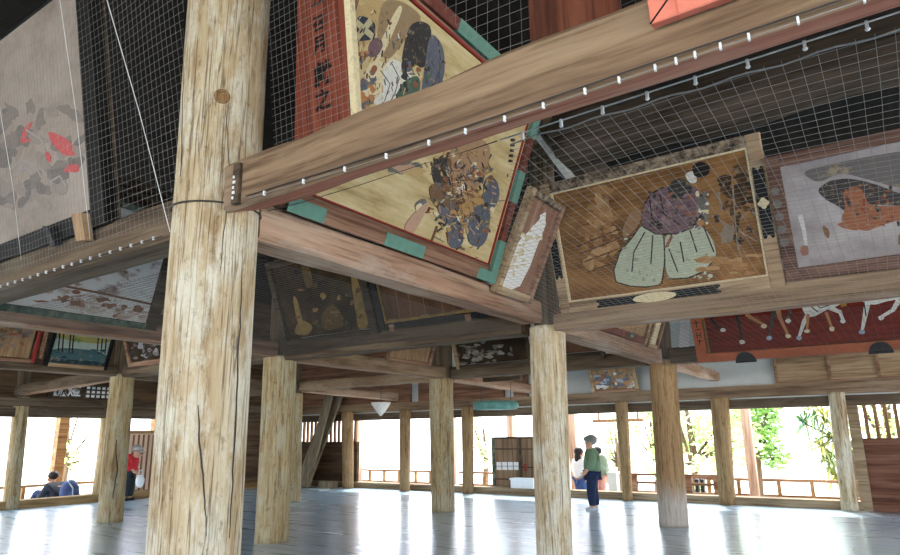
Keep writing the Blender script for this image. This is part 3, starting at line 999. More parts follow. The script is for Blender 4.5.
for q in ([(641, 225), (632, 238), (620, 252), (614, 270), (616, 282), (630, 286), (646, 287), (661, 285)], [(664, 236), (665, 262), (662, 284)],
          [(668, 279), (688, 278), (705, 271), (717, 256)], [(645, 232), (634, 252), (632, 272)], [(653, 235), (651, 264)], [(672, 234), (668, 246), (678, 272)],
          [(690, 230), (697, 252)], [(704, 227), (714, 252)], [(644, 205), (651, 194), (664, 187)], [(642, 226), (656, 234), (676, 234), (692, 228), (703, 212)],
          [(650, 200), (652, 218), (664, 230)], [(660, 195), (664, 214), (682, 226)], [(680, 240), (684, 262)]):
    p.stroke(q, .010, P_('outline', 52, 42, 38))
p.stroke([(672, 236), (666, 248)], .022, rus)
for i in range(90):
    x, y = r_.uniform(614, 714), r_.uniform(232, 284)
    p.blob(x, y, r_.uniform(1, 3), r_.uniform(.6, 2), r_.choice([P_('pg2', 168, 174, 150, .1), P_('pg3', 194, 198, 178, .1), P_('pg4', 152, 156, 134, .1)]), 6, .4, i) if (620 < x < 706 or y > 250) and (x < 660 or x > 668) and y < 280 and not (x < 622 and y < 258) and x > 620 else None
for q in ([(718, 192), (722, 212)], [(733, 186), (735, 216), (738, 250)], [(726, 232), (748, 212)], [(722, 244), (726, 226)], [(735, 228), (742, 262)], [(712, 216), (758, 242)]):
    p.stroke(q, .014, P_('branch', 138, 124, 106), True, .006)
p.blob(727, 234, 7, 9, 'pig_branch', 12, .4, 5)
for i in range(30):
    p.blob(r_.gauss(738, 9), r_.gauss(196, 16), r_.uniform(2, 8), r_.uniform(2, 8), r_.choice([P_('smoke', 74, 54, 36, .3, 5), P_('smoke2', 92, 66, 42, .3, 5), P_('smoke3', 62, 46, 34, .3, 5)]), 9, .5, i)
for i in range(24):
    p.blob(r_.uniform(700, 758), r_.uniform(255, 274), r_.uniform(3, 10), r_.uniform(1, 3), r_.choice(['pig_palewood2', 'pig_palewood3']), 9, .5, i)
p.stroke([(733, 186), (735, 216), (738, 250)], .012, 'pig_branch', True, .004)
p.done()
fb = p.frame((.085, .085, .095, .085), ['f_pale', 'f_pale', 'f_pale', 'f_worn'], -.03, .03)


def cloud(x0, y0, x1, y1, n=3, e=.012):
    """rectangle with lobed short ends"""
    pts = []
    hor = (x1 - x0) > (y1 - y0)
    if hor:
        for i in range(9):
            t = i / 8
            pts.append((x1 + e * math.sin(t * math.pi * n) * 1.2, y0 + (y1 - y0) * t))
        for i in range(9):
            t = 1 - i / 8
            pts.append((x0 - e * math.sin(t * math.pi * n) * 1.2, y0 + (y1 - y0) * t))
    else:
        for i in range(9):
            t = i / 8
            pts.append((x1 - (x1 - x0) * t, y1 + e * math.sin(t * math.pi * n) * 1.2))
        for i in range(9):
            t = 1 - i / 8
            pts.append((x1 - (x1 - x0) * t, y0 - e * math.sin(t * math.pi * n) * 1.2))
    return pts


p.plates('fitting', [cloud(1.63, .36, 1.705, .85)], 'black', .0, .034, 'black lobed fitting', fb[2])
p.plates('fitting', [cloud(.34, .01, 1.28, .075)], 'black', .0, .034, 'black lobed fitting', fb[1])
p.plates('fitting', [cloud(.01, .30, .075, .62)], 'black', .0, .034, 'black lobed fitting', fb[0])
p.plates('fitting', [[(.80 + .17 * math.cos(t), .042 + .036 * math.sin(t)) for t in [2 * math.pi * i / 20 for i in range(20)]]], 'pig_cream', .0, .040, 'cream oval plate', fb[1])
p.plates('fitting', [[(1.668 + .03 * math.cos(t) * (1 + .3 * math.cos(4 * t)), .60 + .04 * math.sin(t)) for t in [2 * math.pi * i / 24 for i in range(24)]]], 'pig_cream', .0, .040, 'cream flower plate', fb[2])
mb = MB()
for x0, y0, x1, y1 in ((.085, .085, .10, 1.015), (.10, .085, 1.605, .098), (1.605, .085, 1.62, 1.015), (.10, 1.002, 1.605, 1.015)):
    mb.bx((x0, y0, -.02), (x1, y1, .02))
mb.build('inner_moulding', M['pig_cream'], p.root, None, False)
mb = MB(); mb.bx((.02, .02, -.04), (1.69, 1.08, -.0305)); mb.build('backing', M['f_dark'], p.root, None, False)

# --- horse painting further along
p = Paint('votive_painting', 'grey painting of a rust coloured horse in a red brown frame', 'painting', 'y', (-.56, 5.02, 2.13), 2.0, .88, 20)
p.base('p_mauve', (.085, .085, .085, .085), .0)
p.poly([(816, 190), (830, 180), (850, 178), (876, 184), (905, 196), (960, 190), (960, 206), (900, 206), (866, 204), (848, 214), (838, 206), (826, 200)], dgr)
p.poly([(800, 172), (830, 164), (905, 150), (960, 148), (960, 188), (905, 190), (870, 180), (840, 172), (818, 184)], P_('mist', 104, 98, 96, .15, 5))
p.poly([(842, 192), (852, 186), (864, 190), (868, 206), (900, 206), (960, 200), (960, 224), (905, 218), (880, 226), (866, 232), (848, 226), (840, 220), (846, 208)], rus)
p.poly([(836, 224), (846, 221), (862, 226), (858, 231), (842, 228)], rus)
p.poly([(822, 224), (830, 230), (829, 240), (824, 234)], brn)
p.poly([(898, 234), (908, 228), (906, 246), (898, 246)], brn)
p.stroke([(846, 196), (850, 206)], .02, dgr)
p.stroke([(800, 215), (804, 230), (806, 245)], .03, P_('chalk', 196, 190, 186), True, .02)
p.poly([(800, 246), (808, 245), (809, 255), (801, 256)], P_('seal', 140, 96, 80))
for i in range(40):
    p.blob(r_.uniform(845, 900), r_.uniform(186, 226), r_.uniform(1, 4), r_.uniform(.8, 2.2), r_.choice([brn, rus, dgr, P_('russet', 128, 70, 50)]), 7, .4, i, r_.uniform(0, 2))
p.done()
p.frame((.085, .085, .085, .085), 'f_redbrown', -.03, .03)
mb = MB(); mb.bx((.02, .02, -.04), (1.98, .86, -.0305)); mb.build('backing', M['f_dark'], p.root, None, False)
for k in range(5):
    mb = MB(); mb.plate([(.03 + .03 * math.cos(t) , .28 + k * .09 + .03 * math.sin(t * 1.0)) for t in [2 * math.pi * i / 7 + k for i in range(7)]], .0, .0315)
    mb.build('worn_mark', M['pig_grey'], p.root, None, False)

# --- orange framed red painting with horses' legs
p = Paint('votive_painting', 'bright red painting of galloping horses in an orange frame', 'painting', 'y', (-2.03, 8.38, 1.945), 3.2, 1.0, 18)
p.base('p_red', (.16, .115, .1, .1), .0)


def leg(pts, w0, w1, k, hoof):
    p.stroke(pts, w0, k, True, w1)
    x, y = pts[-1]
    p.blob(x, y + 1, 3.0, 2.2, hoof, 8, .2, 1)


p.poly([(708, 306), (714, 296), (745, 290), (752, 302), (744, 308), (730, 310), (712, 316)], blk)
leg([(711, 312), (712, 320), (717, 327), (723, 329)], .05, .025, blk, wht)
leg([(735, 308), (739, 324), (742, 341)], .05, .022, blk, wht)
p.poly([(744, 306), (752, 292), (780, 288), (790, 300), (778, 310), (766, 304), (756, 304)], orn)
leg([(748, 308), (747, 315), (757, 321), (764, 325)], .06, .024, orn, cream)
leg([(776, 302), (780, 318), (788, 335)], .06, .024, orn, cream)
leg([(774, 308), (772, 322), (769, 337)], .05, .022, dgr, sky)
leg([(796, 300), (790, 310), (788, 320)], .045, .022, dgr, wht)
p.poly([(773, 302), (782, 292), (800, 290), (806, 302), (798, 308), (782, 309)], P_('lavender', 176, 172, 196))
p.poly([(800, 300), (806, 290), (840, 288), (848, 298), (838, 306), (826, 310), (812, 318), (804, 314)], wht)
leg([(812, 308), (804, 322), (799, 337)], .06, .026, wht, sky)
leg([(826, 306), (840, 312), (843, 320)], .055, .03, wht, wht)
leg([(808, 314), (807, 330)], .035, .02, orn, cream)
leg([(826, 312), (832, 328)], .035, .02, orn, cream)
p.blob(817, 299, 4.5, 3.6, P_('heart', 176, 58, 34), 10, .1)
p.blob(843, 303, 4, 4, P_('mane', 150, 116, 52), 10, .3)
p.poly([(855, 298), (866, 288), (920, 282), (920, 298), (890, 300), (872, 306)], wht)
leg([(868, 300), (865, 316), (862, 331)], .06, .026, wht, sky)
leg([(899, 300), (893, 310), (881, 317)], .05, .03, wht, wht)
leg([(925, 296), (935, 316)], .05, .03, wht, wht)
for q in ([(800, 306), (812, 300), (820, 308), (832, 304)], [(806, 292), (808, 304), (818, 312)], [(858, 298), (872, 292), (890, 296)], [(864, 302), (866, 316)]):
    p.stroke(q, .012, blk)
for i in range(10):
    p.blob(r_.uniform(856, 898), r_.uniform(290, 299), r_.uniform(1, 4), r_.uniform(.7, 1.6), r_.choice([gry, bgr, dgr]), 7, .3, i)
p.done()
fb = p.frame((.13, .105, .1, .1), 'f_orange', -.03, .03)
for cx in (.55, 1.9):
    p.plates('fitting', [[(cx + .115 * math.cos(t), -.03 + .13 * math.sin(t)) for t in [math.pi * i / 14 for i in range(15)]]], 'blackish', .0, .036, 'dark half round iron fitting', fb[1])
mb = MB(); mb.bx((.145, .115, -.02), (.16, .9, .02)); mb.build('inner_moulding', M['gold'], p.root, None, False)
mb = MB()
for k, (a, b) in enumerate((((.035, .5), (.10, .5)), ((.065, .53), (.065, .44)), ((.04, .41), (.10, .42)), ((.05, .38), (.05, .31)), ((.09, .38), (.09, .31)), ((.05, .345), (.09, .345)), ((.04, .28), (.10, .27)), ((.07, .29), (.055, .22)))):
    dx, dy = b[0] - a[0], b[1] - a[1]; l = math.hypot(dx, dy)
    ox, oy = -dy / l * .005, dx / l * .005
    mb.plate([(a[0] + ox, a[1] + oy), (b[0] + ox, b[1] + oy), (b[0] - ox, b[1] - oy), (a[0] - ox, a[1] - oy)], .0, .031 + k * .0002)
mb.build('inscription', M['black'], p.root, None, False)
mb = MB(); mb.bx((.02, .02, -.04), (3.18, .98, -.0305)); mb.build('backing', M['f_dark'], p.root, None, False)

# --- pale red-streaked panel in the upper left
p = Paint('votive_painting', 'tall pale grey panel with red streaks hanging at the upper left corner', 'painting', 'y', (-5.3, 1.68, 2.215), 1.98, 1.42, 10.5)
p.base('p_grey', (.02, .10, .15, .03), .02)
for i in range(46):
    p.blob(r_.uniform(-10, 82), r_.uniform(105, 205), r_.uniform(4, 13), r_.uniform(3, 9), r_.choice([P_('fog', 124, 114, 107, .16, 8, False), P_('fog2', 140, 129, 120, .14, 8, False), P_('fog3', 112, 105, 100, .16, 8, False)]), 9, .45, i, r_.uniform(0, 3))
rd = P_('fadedred', 184, 86, 86, .15)
p.poly([(20, 142), (24, 128), (34, 120), (30, 128), (25, 140), (33, 138), (26, 144)], rd)
p.poly([(48, 130), (66, 138), (74, 146), (70, 158), (58, 150), (50, 140)], rd)
p.poly([(62, 172), (70, 164), (79, 164), (79, 173), (70, 172)], rd)
p.poly([(46, 150), (52, 156), (50, 164), (45, 156)], rd)
p.poly([(60, 148), (74, 150), (76, 156), (62, 155)], rd)
for q in ([(26, 130), (40, 138), (46, 150)], [(10, 170), (22, 160), (36, 166), (42, 178)], [(14, 176), (26, 168), (34, 174)], [(50, 182), (60, 176), (66, 186)]):
    p.stroke(q, .014, P_('fogpale', 150, 143, 137, .1, 8, False))
p.done()
p.frame((.02, .10, .145, .03), ['black', 'black', 'black', 'black'], -.04, .03)
mb = MB(); mb.bx((.0, .0, -.06), (1.98, 1.42, -.041)); mb.build('backing', M['f_dark'], p.root, None, False)
for nm, pts, k in (('bracket', ((72, 214), (82, 213), (86, 240), (77, 241)), 'gold'), ('bracket', ((43, 226), (48, 226), (56, 245), (51, 247)), 'blackish')):
    uvs = [p.uv(x, y, .07) for x, y in pts]
    p.plates(nm, [uvs], 'p_beige' if k == 'gold' else k, .03, .075, 'wooden bracket' if k == 'gold' else 'dark bracket')

# --- whitewashed painting over the far left beam
p = Paint('votive_painting', 'whitewashed flaking painting with a green bottom frame over the left beam', 'painting', 'x', (-5.80, .87, 2.11), 2.60, 1.1, 18)
p.base('p_white', (.06, .06, .11, .06), .0)
p.stroke([(44, 282), (100, 293), (160, 306)], .02, 'f_brown')
for i in range(60):
    x = r_.uniform(40, 152)
    p.blob(x, 289 + (x - 60) * .2 + r_.uniform(0, 16), r_.uniform(2, 8), r_.uniform(1, 3), r_.choice(['p_plaque', P_('dusky', 186, 164, 150), P_('dusky2', 204, 190, 180)]), 9, .5, i)
p.done()
p.frame((.07, .06, .11, .06), ['f_green', 'f_green', 'f_dark', 'f_green'], -.03, .03)
mb = MB(); mb.bx((.02, .02, -.04), (2.58, 1.08, -.0305)); mb.build('backing', M['f_dark'], p.root, None, False)

# --- landscape and its neighbour on the next beam back
p = Paint('votive_painting', 'small landscape of yellow trees over pale blue water', 'painting', 'x', (-9.175, 3.99, 2.055), .83, .62, 18)
p.base(P_('palewater', 176, 190, 176, .12, 4), (.05, .05, .05, .05), .0)
p.poly([(54, 318), (114, 326), (111, 346), (50, 338)], P_('yellowleaf', 164, 156, 92, .3, 12))
p.poly([(50, 346), (110, 352), (104, 372), (44, 366)], P_('tealwater', 74, 104, 108, .25, 8))
p.poly([(46, 358), (108, 362), (104, 372), (44, 368)], P_('deepteal', 44, 66, 72, .25, 8))
for i in range(16):
    p.blob(r_.uniform(54, 110), r_.uniform(326, 343), r_.uniform(2, 5), r_.uniform(1.5, 3), r_.choice([P_('leafgold', 190, 170, 96), P_('leafgreen', 120, 140, 76), cream]), 8, .4, i)
for x in (59, 63, 70, 73, 98, 102, 106):
    p.stroke([(x + 2, 322), (x, 342), (x - 1, 354)], .022, P_('trunk', 52, 46, 42), True, .016)
for i in range(12):
    p.blob(r_.uniform(48, 106), r_.uniform(350, 358), r_.uniform(2, 6), r_.uniform(.8, 1.6), r_.choice(['pig_deepteal', 'pig_tealwater', 'pig_tealwater']), 8, .3, i)
p.done()
p.frame((.05, .05, .05, .05), ['black', 'f_pale', 'black', 'black'], -.02, .03)
p = Paint('votive_painting', 'brownish painting with a red side border, cut off by the picture edge', 'painting', 'x', (-9.175, 2.25, 2.08), 1.62, .62, 18)
p.base('p_beige', (.05, .05, .07, .05), .0)
for i in range(26):
    p.blob(r_.uniform(0, 32), r_.uniform(322, 348), r_.uniform(2, 5), r_.uniform(1.2, 3), r_.choice([brn, P_('dust', 150, 122, 104), gry, rus]), 8, .4, i)
p.done()
p.frame((.04, .04, .035, .04), ['f_red', 'f_brown', 'f_red', 'f_red'], -.02, .03)
mb = MB(); a_, b_ = onx(40, 358, -9.16), onx(49, 322, -9.0)
mb.bar(a_, b_, .03, .07)
tag(mb.build('plank', M['f_brown'], None, (a_ + b_) / 2), 'narrow brown plank between the red bordered painting and the small landscape', 'plank')
p = Paint('votive_painting', 'dim painting of pale figures between the cracked pillar and the massive pillar', 'painting', 'y', (-8.92, 5.02, 2.1), 1.5, .7, 18)
p.base('p_dark', (.06, .06, .06, .06), .0)
for i in range(30):
    p.blob(r_.uniform(132, 158), r_.uniform(338, 362), r_.uniform(1, 4), r_.uniform(1, 3), r_.choice([P_('ash', 122, 116, 110), P_('ash2', 150, 148, 148), dgr, mau]), 8, .4, i)
p.done(); p.frame((.06, .06, .06, .06), 'f_brown', -.02, .03)

# --- gilded dark painting and black framed brown painting, seen through the net
p = Paint('votive_painting', 'dark painting with gilded figures behind the net, above the tan pillar', 'painting', 'y', (-5.72, 5.02, 2.13), 1.41, .95, 21)
p.base('p_dark', (.08, .06, .08, .07), .0)
for q in ([(293, 334), (300, 318), (314, 326), (308, 336)], [(292, 296), (297, 297), (305, 332), (299, 330)], [(350, 268), (357, 276), (363, 300), (369, 328), (360, 330), (354, 305)],
          [(352, 292), (362, 288), (364, 300), (355, 302)], [(356, 312), (368, 312), (368, 328), (358, 330)]):
    p.poly(q, 'gold')
p.poly([(322, 312), (334, 302), (348, 326), (322, 332)], P_('ambergold', 98, 76, 44))
p.poly([(300, 262), (308, 262), (314, 285), (306, 290)], P_('ambergold', 98, 76, 44))
for i in range(24):
    p.blob(r_.uniform(296, 362), r_.uniform(262, 330), r_.uniform(1, 4), r_.uniform(1, 4), r_.choice(['gold', 'pig_ambergold', brn, blk, P_('olive', 80, 72, 44)]), 8, .4, i)
p.done(); p.frame((.07, .05, .10, .06), 'f_dark', -.03, .03)
p = Paint('votive_painting', 'plain brown painting in a black frame with a yellow green inner border', 'painting', 'y', (-4.29, 5.02, 2.16), 1.28, .9, 21)
p.base('p_umber', (.1, .09, .1, .08), .0)
for x in (402, 414, 428, 446):
    p.stroke([(x - 8, 280), (x - 2, 318)], .008, P_('faintline', 140, 112, 90))
p.done(); p.frame((.075, .06, .075, .06), 'black', -.03, .03)
mb = MB()
for x0, y0, x1, y1 in ((.075, .06, .095, .84), (.095, .06, 1.185, .085), (1.185, .06, 1.205, .84)):
    mb.bx((x0, y0, -.02), (x1, y1, .016))
mb.build('inner_moulding', M['gold'], p.root, None, False)
for x in (.14, 1.05):
    p.part('bracket', (x, -.02, x + .06, .05), 'f_brown', .0, .045)

# --- painting over the beam behind the corner pillar, and cream strip panel
p = Paint('votive_painting', 'tan planked painting in a pinkish frame just behind the pale corner pillar', 'painting', 'x', (-2.42, 5.5, 2.12), 2.05, .95, 20)
p.base('p_beige', (.08, .08, .08, .08), .0)
p.done(); p.frame((.07, .075, .07, .07), ['f_brown', 'f_redold', 'f_pale', 'f_brown'], -.03, .03)
p.part('bracket', (1.42, .03, 1.52, .06), 'teal', .0, .05)
p = Paint('votive_plaque', 'narrow cream strip panel leaning beside the brown pillar top', 'plaque', 'x', (-2.42, 7.62, 2.10), .38, .78, 20)
p.base(cream, (.06, .05, .08, .05), .0)
p.done(); p.frame((.05, .05, .07, .05), ['f_pale', 'f_pale', 'f_brown', 'f_pale'], -.02, .03)

# --- dark blossom painting between the mid pillar and the brown pillar, with the reddish neighbour
p = Paint('votive_painting', 'dark painting with cloudy white blossoms beside the mottled mid floor pillar', 'painting', 'y', (-5.62, 8.385, 2.10), 1.30, .72, 20)
p.base('p_dark', (.07, .06, .05, .05), .0)
for i in range(60):
    p.blob(480 + r_.gauss(0, 14), 353 + r_.gauss(0, 5.5), r_.uniform(1, 4), r_.uniform(.8, 2.4), r_.choice([P_('blossom', 158, 152, 138), gry, P_('blossom2', 120, 114, 100)]), 8, .4, i)
p.done(); p.frame((.06, .05, .045, .05), ['f_pale', 'f_dark', 'f_dark', 'f_dark'], -.03, .03)
p = Paint('votive_painting', 'small reddish worn painting with pale uprights tucked behind the pale corner pillar', 'painting', 'y', (-4.12, 8.385, 2.10), .9, .72, 20)
p.base('p_umber', (.12, .1, .05, .05), .0)
for i in range(20):
    p.blob(r_.uniform(520, 530), r_.uniform(330, 362), r_.uniform(1, 2.5), r_.uniform(1, 3), r_.choice([rus, mau, cream]), 8, .4, i)
p.done(); p.frame((.1, .09, .05, .05), ['f_worn', 'f_dark', 'f_dark', 'f_dark'], -.02, .03)
# boards leaning on the beam between the tan and mid pillars
p = Paint('votive_painting', 'plain pale planked panel leaning over the greyish pink beam', 'painting', 'x', (-5.80, 6.9, 2.13), 1.0, .7, 18)
p.base('p_beige', (.04, .04, .07, .04), .0); p.done(); p.frame((.04, .04, .07, .04), 'f_brown', -.02, .03)

# --- paintings and signs on the far wall
p = Paint('votive_painting', 'small blue and ochre painting leaning out from the white north wall', 'painting', 'y', (-4.62, 11.27, 1.83), .86, .46, 18)
p.base('p_beige', (.05, .05, .05, .05), .0)
p.poly([(594, 376), (612, 374), (612, 388), (594, 390)], bgr)
for i in range(40):
    p.blob(r_.uniform(592, 636), r_.uniform(373, 391), r_.uniform(1, 5), r_.uniform(1, 2.5), r_.choice([bgr, orn, brn, sky, wht, rus, gry]), 8, .4, i)
p.done(); p.frame((.06, .05, .06, .05), ['f_pale', 'f_brown', 'f_pale', 'f_brown'], -.02, .03)
sg = empty('wall_board', (-.72, 11.42, 1.84), 'long board of three pale brown panels on the white wall', 'board')
zt = 2.24
mb = MB()
mb.bx((-1.62, 11.36, 1.80), (1.9, 11.44, 1.86)); mb.bx((-1.62, 11.36, 2.22), (1.9, 11.44, 2.27))
for xx in (-1.62, -.88, -.26, .36, .98, 1.6):
    mb.bx((xx, 11.36, 1.86), (xx + .035, 11.44, 2.22))
mb.build('frame', M['f_brown'], sg)
for xx in (-1.585, -.845, -.225, .395, 1.015):
    x1 = -.88 if xx < -1.5 else xx + .585
    mb = MB(); mb.bx((xx, 11.39, 1.86), (x1, 11.43, 2.22)); mb.build('panel', M['f_pale'], sg)

M['board_far'] = wood('faded_red_brown_boards', 0, srgb(104, 72, 56), srgb(142, 102, 80), srgb(164, 126, 102), .6)
for xa, xb, lab in ((300, 411, 'reddish brown board on the north wall behind the white cone'), (419, 504, 'reddish brown board on the north wall above the green disc'), (514, 528, 'narrow brown board on the north wall beside the pale corner pillar')):
    A_, B_ = ony(xa, 390, 11.4), ony(xb, 390, 11.4)
    ht = 3.1 if xa == 300 else 2.32  # first board runs higher, its upper part standing in for deep shade
    mb = MB(); mb.bx((A_.x, 11.37, 1.826), (B_.x, 11.44, ht)); mb.bx((A_.x, 11.35, ht - .04), (B_.x, 11.44, ht + .04))
    tag(mb.build('wall_board', M['board_far'], None, (A_.x, 11.4, 1.83)), lab, 'board')
# wall board with white characters on the west wall
sg = empty('sign_board', (-12.4, 5.1, 1.83), 'dark sign board with white characters over the west openings', 'sign')
mb = MB(); mb.bx((-12.44, 5.55, 1.84), (-12.40, 6.95, 2.10)); mb.build('board', M['f_dark'], sg)


def text_mesh(s, size, name, mt, mat, parent, depth=.004):
    cu = bpy.data.curves.new(name, 'FONT')
    cu.body = s
    cu.size = size
    cu.extrude = depth
    cu.offset = size * .022
    cu.align_x = 'CENTER'
    cu.align_y = 'CENTER'
    cu.resolution_u = 3
    to = bpy.data.objects.new(name + '_text', cu)
    col.objects.link(to)
    dg = bpy.context.evaluated_depsgraph_get()
    me = bpy.data.meshes.new_from_object(to.evaluated_get(dg))
    bpy.data.objects.remove(to)
    me.name = name
    me.materials.clear()
    me.materials.append(mt)
    o = bpy.data.objects.new(name, me)
    col.objects.link(o)
    o.parent = parent
    o.matrix_parent_inverse = parent.matrix_basis.inverted()
    o.matrix_basis = mat
    return o


rotE = Matrix(((0, 0, 1), (1, 0, 0), (0, 1, 0))).to_4x4()
o = text_mesh('献燈', .24, 'inscription', M['white'], Matrix.Translation((-12.39, 5.86, 1.97)) @ rotE, sg)
mb = MB()
for i in range(7):
    for j in range(3):
        mb.bx((-12.40, 6.2 + i * .095, 1.87 + j * .075), (-12.39, 6.2 + i * .095 + .055, 1.87 + j * .075 + .045))
mb.build('lattice', M['white'], sg)

# --- red plank with black characters behind the thick beam
tl, bl, br, tr = (300, -30), (296, 139), (358, 108), (344, -30)
th = math.radians(8)
pn = V((0, -math.cos(th), -math.sin(th)))
pb = ony(297, 150, 2.02)
mt = Matrix((V((1, 0, 0)), V((0, -math.sin(th), math.cos(th))), pn)).transposed().to_4x4()
mt.translation = pb
pk = empty('sign_plank', pb, 'dark red upright plank with black characters standing behind the thick beam', 'sign', None, mt)


def puv(x, y):
    q = hit(x, y, pb, pn) - pb
    return (q.x, q.dot(V((0, -math.sin(th), math.cos(th)))))


a, b, c, d = puv(294, 165), puv(354, 150), puv(343, -26), puv(298, -26)
M['plank_red'] = wood('dark_red_plank', 1, srgb(92, 44, 30), srgb(122, 60, 42), srgb(140, 76, 56), 1)
mb = MB(); mb.plate([a, b, c, d], -.03, 0); mb.build('plank', M['plank_red'], pk, None, False)
a2, b2, c2 = puv(354, 150), puv(360, 150), puv(349, -26)
mb = MB(); mb.plate([b, a2, b2, c2, c], -.03, .006); mb.build('pale_edge', M['pig_grey'] if False else M['pig_cream'], pk, None, False)
for chx, (x, y), sz in (('五', (317, -1), .09), ('召', (319, 24), .085), ('月', (320, 45), .095), ('獻', (323, 75), .125), ('之', (323, 101), .11)):
    u_, v_ = puv(x, y)
    o = text_mesh(chx, sz, 'inscription', M['black'], Matrix.Translation((u_, v_, .0)), pk, .002)
    o.matrix_parent_inverse = Matrix.Identity(4)

# brown plank standing on the beam, and the salmon picture frame corner hung on its near face
p0, p1 = ony(533, 60, 1.86), ony(620, 20, 1.86)
mb = MB(); mb.bx((p0.x, 1.845, 2.30), (p1.x, 1.88, 3.0))
M['plank_br'] = wood('red_brown_plank', 2, srgb(70, 40, 28), srgb(104, 58, 40), srgb(126, 78, 56), 1)
tag(mb.build('plank', M['plank_br'], None, (p0.x, 1.86, 2.3)), 'wide red brown plank standing upright on the thick overhead beam', 'plank')
p = Paint('picture_frame', 'salmon painted frame corner hung on the thick overhead beam', 'picture', 'y', tuple(ony(653, 27.5, 1.66)), 1.3, .9, 8)
p.base('p_red', (.07, .07, .07, .07), .0); p.done(); p.frame((.075, .07, .07, .07), 'f_salmon', -.01, .025)
mb = MB(); mb.bar((.0, .0, .026), (.075, .07, .026), .004, .003); mb.build('mitre', M['black'], p.root, None, False)

# ------------------------------------------------------------------ nets, wires


def net(label, poly, fz, cell, r, plane='xy', seed=0, origin=(0, 0, 0), jit=.004, mt='net'):
    """poly: convex 2D outline; fz(a,b) gives the third coordinate"""
    mb = MB()

    def clipline(ax, val):
        ts = []
        n = len(poly)
        for i in range(n):
            p, q = poly[i], poly[(i + 1) % n]
            if (p[ax] - val) * (q[ax] - val) < 0:
                t = (val - p[ax]) / (q[ax] - p[ax])
                ts.append(p[1 - ax] + (q[1 - ax] - p[1 - ax]) * t)
        return (min(ts), max(ts)) if len(ts) >= 2 else None
    for ax in (0, 1):
        lo, hi = min(p[ax] for p in poly), max(p[ax] for p in poly)
        k = lo + cell * .5
        while k < hi:
            s = clipline(ax, k)
            if s and s[1] - s[0] > .02:
                m_ = max(2, int((s[1] - s[0]) / .13))
                pts = []
                for i in range(m_ + 1):
                    o_ = s[0] + (s[1] - s[0]) * i / m_
                    w = noise.noise(V((k * 2.1, o_ * 2.1, seed + ax * 9))) * jit * 3
                    a, b = (k + w, o_) if ax == 0 else (o_, k + w)
                    c = fz(a, b)
                    pts.append((a, b, c) if plane == 'xy' else (a, c, b))
                mb.tube(pts, r, 3, 0, False, False)
            k += cell
    o = mb.build('hanging_net', M[mt], None, origin)
    return tag(o, label, 'bird net')


def cable(parent, name, pts, r, mt, label=None):
    mb = MB(); mb.tube(pts, r, 6)
    o = mb.build(name, M[mt], parent)
    if label: o['label'] = label
    return o


def clips(parent, a, b, n, size, drop, mt='clip'):
    a, b = V(a), V(b)
    for i in range(n):
        q = a + (b - a) * ((i + .5) / n)
        mb = MB()
        mb.bx(q + V((-size * .25, -.006, -drop)), q + V((size * .25, .006, .004)))
        mb.ball(q + V((0, 0, -drop)), (size * .45, .007, size * .35), 8)
        mb.build('clip', M[mt], parent)


# right bay, beyond the thick beam
zf = lambda x, y: 2.205 - (y - 2.05) * (2.205 - 1.965) / 2.98 + .012 * math.sin(x * 3 + y)
n1 = net('wide bird net in the right bay hung from a wire just beyond the thick beam', [(-1.12, 2.065), (.80, 2.065), (.80, 5.03), (-2.34, 5.03), (-2.34, 4.12)], zf, .05, .0008, 'xy', 1, (-.6, 3.4, 2.1))
wa, wb = ony(500, 140, 2.05), ony(905, 10, 2.05)
wb2 = wa + (wb - wa) * 1.6
cable(n1, 'edge_wire', [wa, wa + (wb2 - wa) * .5, wb2], .003, 'wire')
cable(n1, 'hem_rope', [(-1.12 + 1.92 * i / 40, 2.065 + .005 * math.cos(i * math.pi / 2.5), 2.205 - .002 * math.cos(i * math.pi / 2.5)) for i in range(41)], .0032, 'net')
clips(n1, wa + V((.02, .0, 0)), wb2, 13, .018, .022)
mb = MB(); mb.tube([ony(497, 141, 2.05)] + [PW.p0 + PW.w * .06 + PW.u * q[0] + PW.v * q[1] for q in [PW.uv(x, y, .06) for x, y in ((470, 150), (420, 165), (360, 185), (300, 203), (268, 211))]], .0022, 6)
tag(mb.build('guy_cord', M['cable'], None, (-1.8, 2.3, 2.3)), 'dark twisted cord slanting across the lower part of the warrior painting', 'cord')
# bay behind the corner pillar
zf2 = lambda x, y: 1.95 - .008 * (y - 5.25) + .006 * math.sin(x * 2.5 + y)
n2 = net('bird net in front of the orange framed horse painting', [(-2.42, 5.25), (.85, 5.25), (.85, 8.33), (-2.42, 8.33)], zf2, .06, .0010, 'xy', 2, (-.8, 6.8, 1.955), mt='net_dk')
a_, b_ = ony(532, 322, 5.0), ony(760, 322, 8.3)
# left bay beneath the warrior painting
zf3 = lambda x, y: 2.015 + .012 * math.sin(x * 2.5 + y * 1.3)
n3 = net('fine bird net under the gilded painting between the near and corner pillars', [(-5.8, 2.0), (-2.68, 2.0), (-2.68, 5.02), (-5.8, 5.02)], zf3, .045, .0010, 'xy', 3, (-4.2, 3.5, 2.015), mt='net_dk')
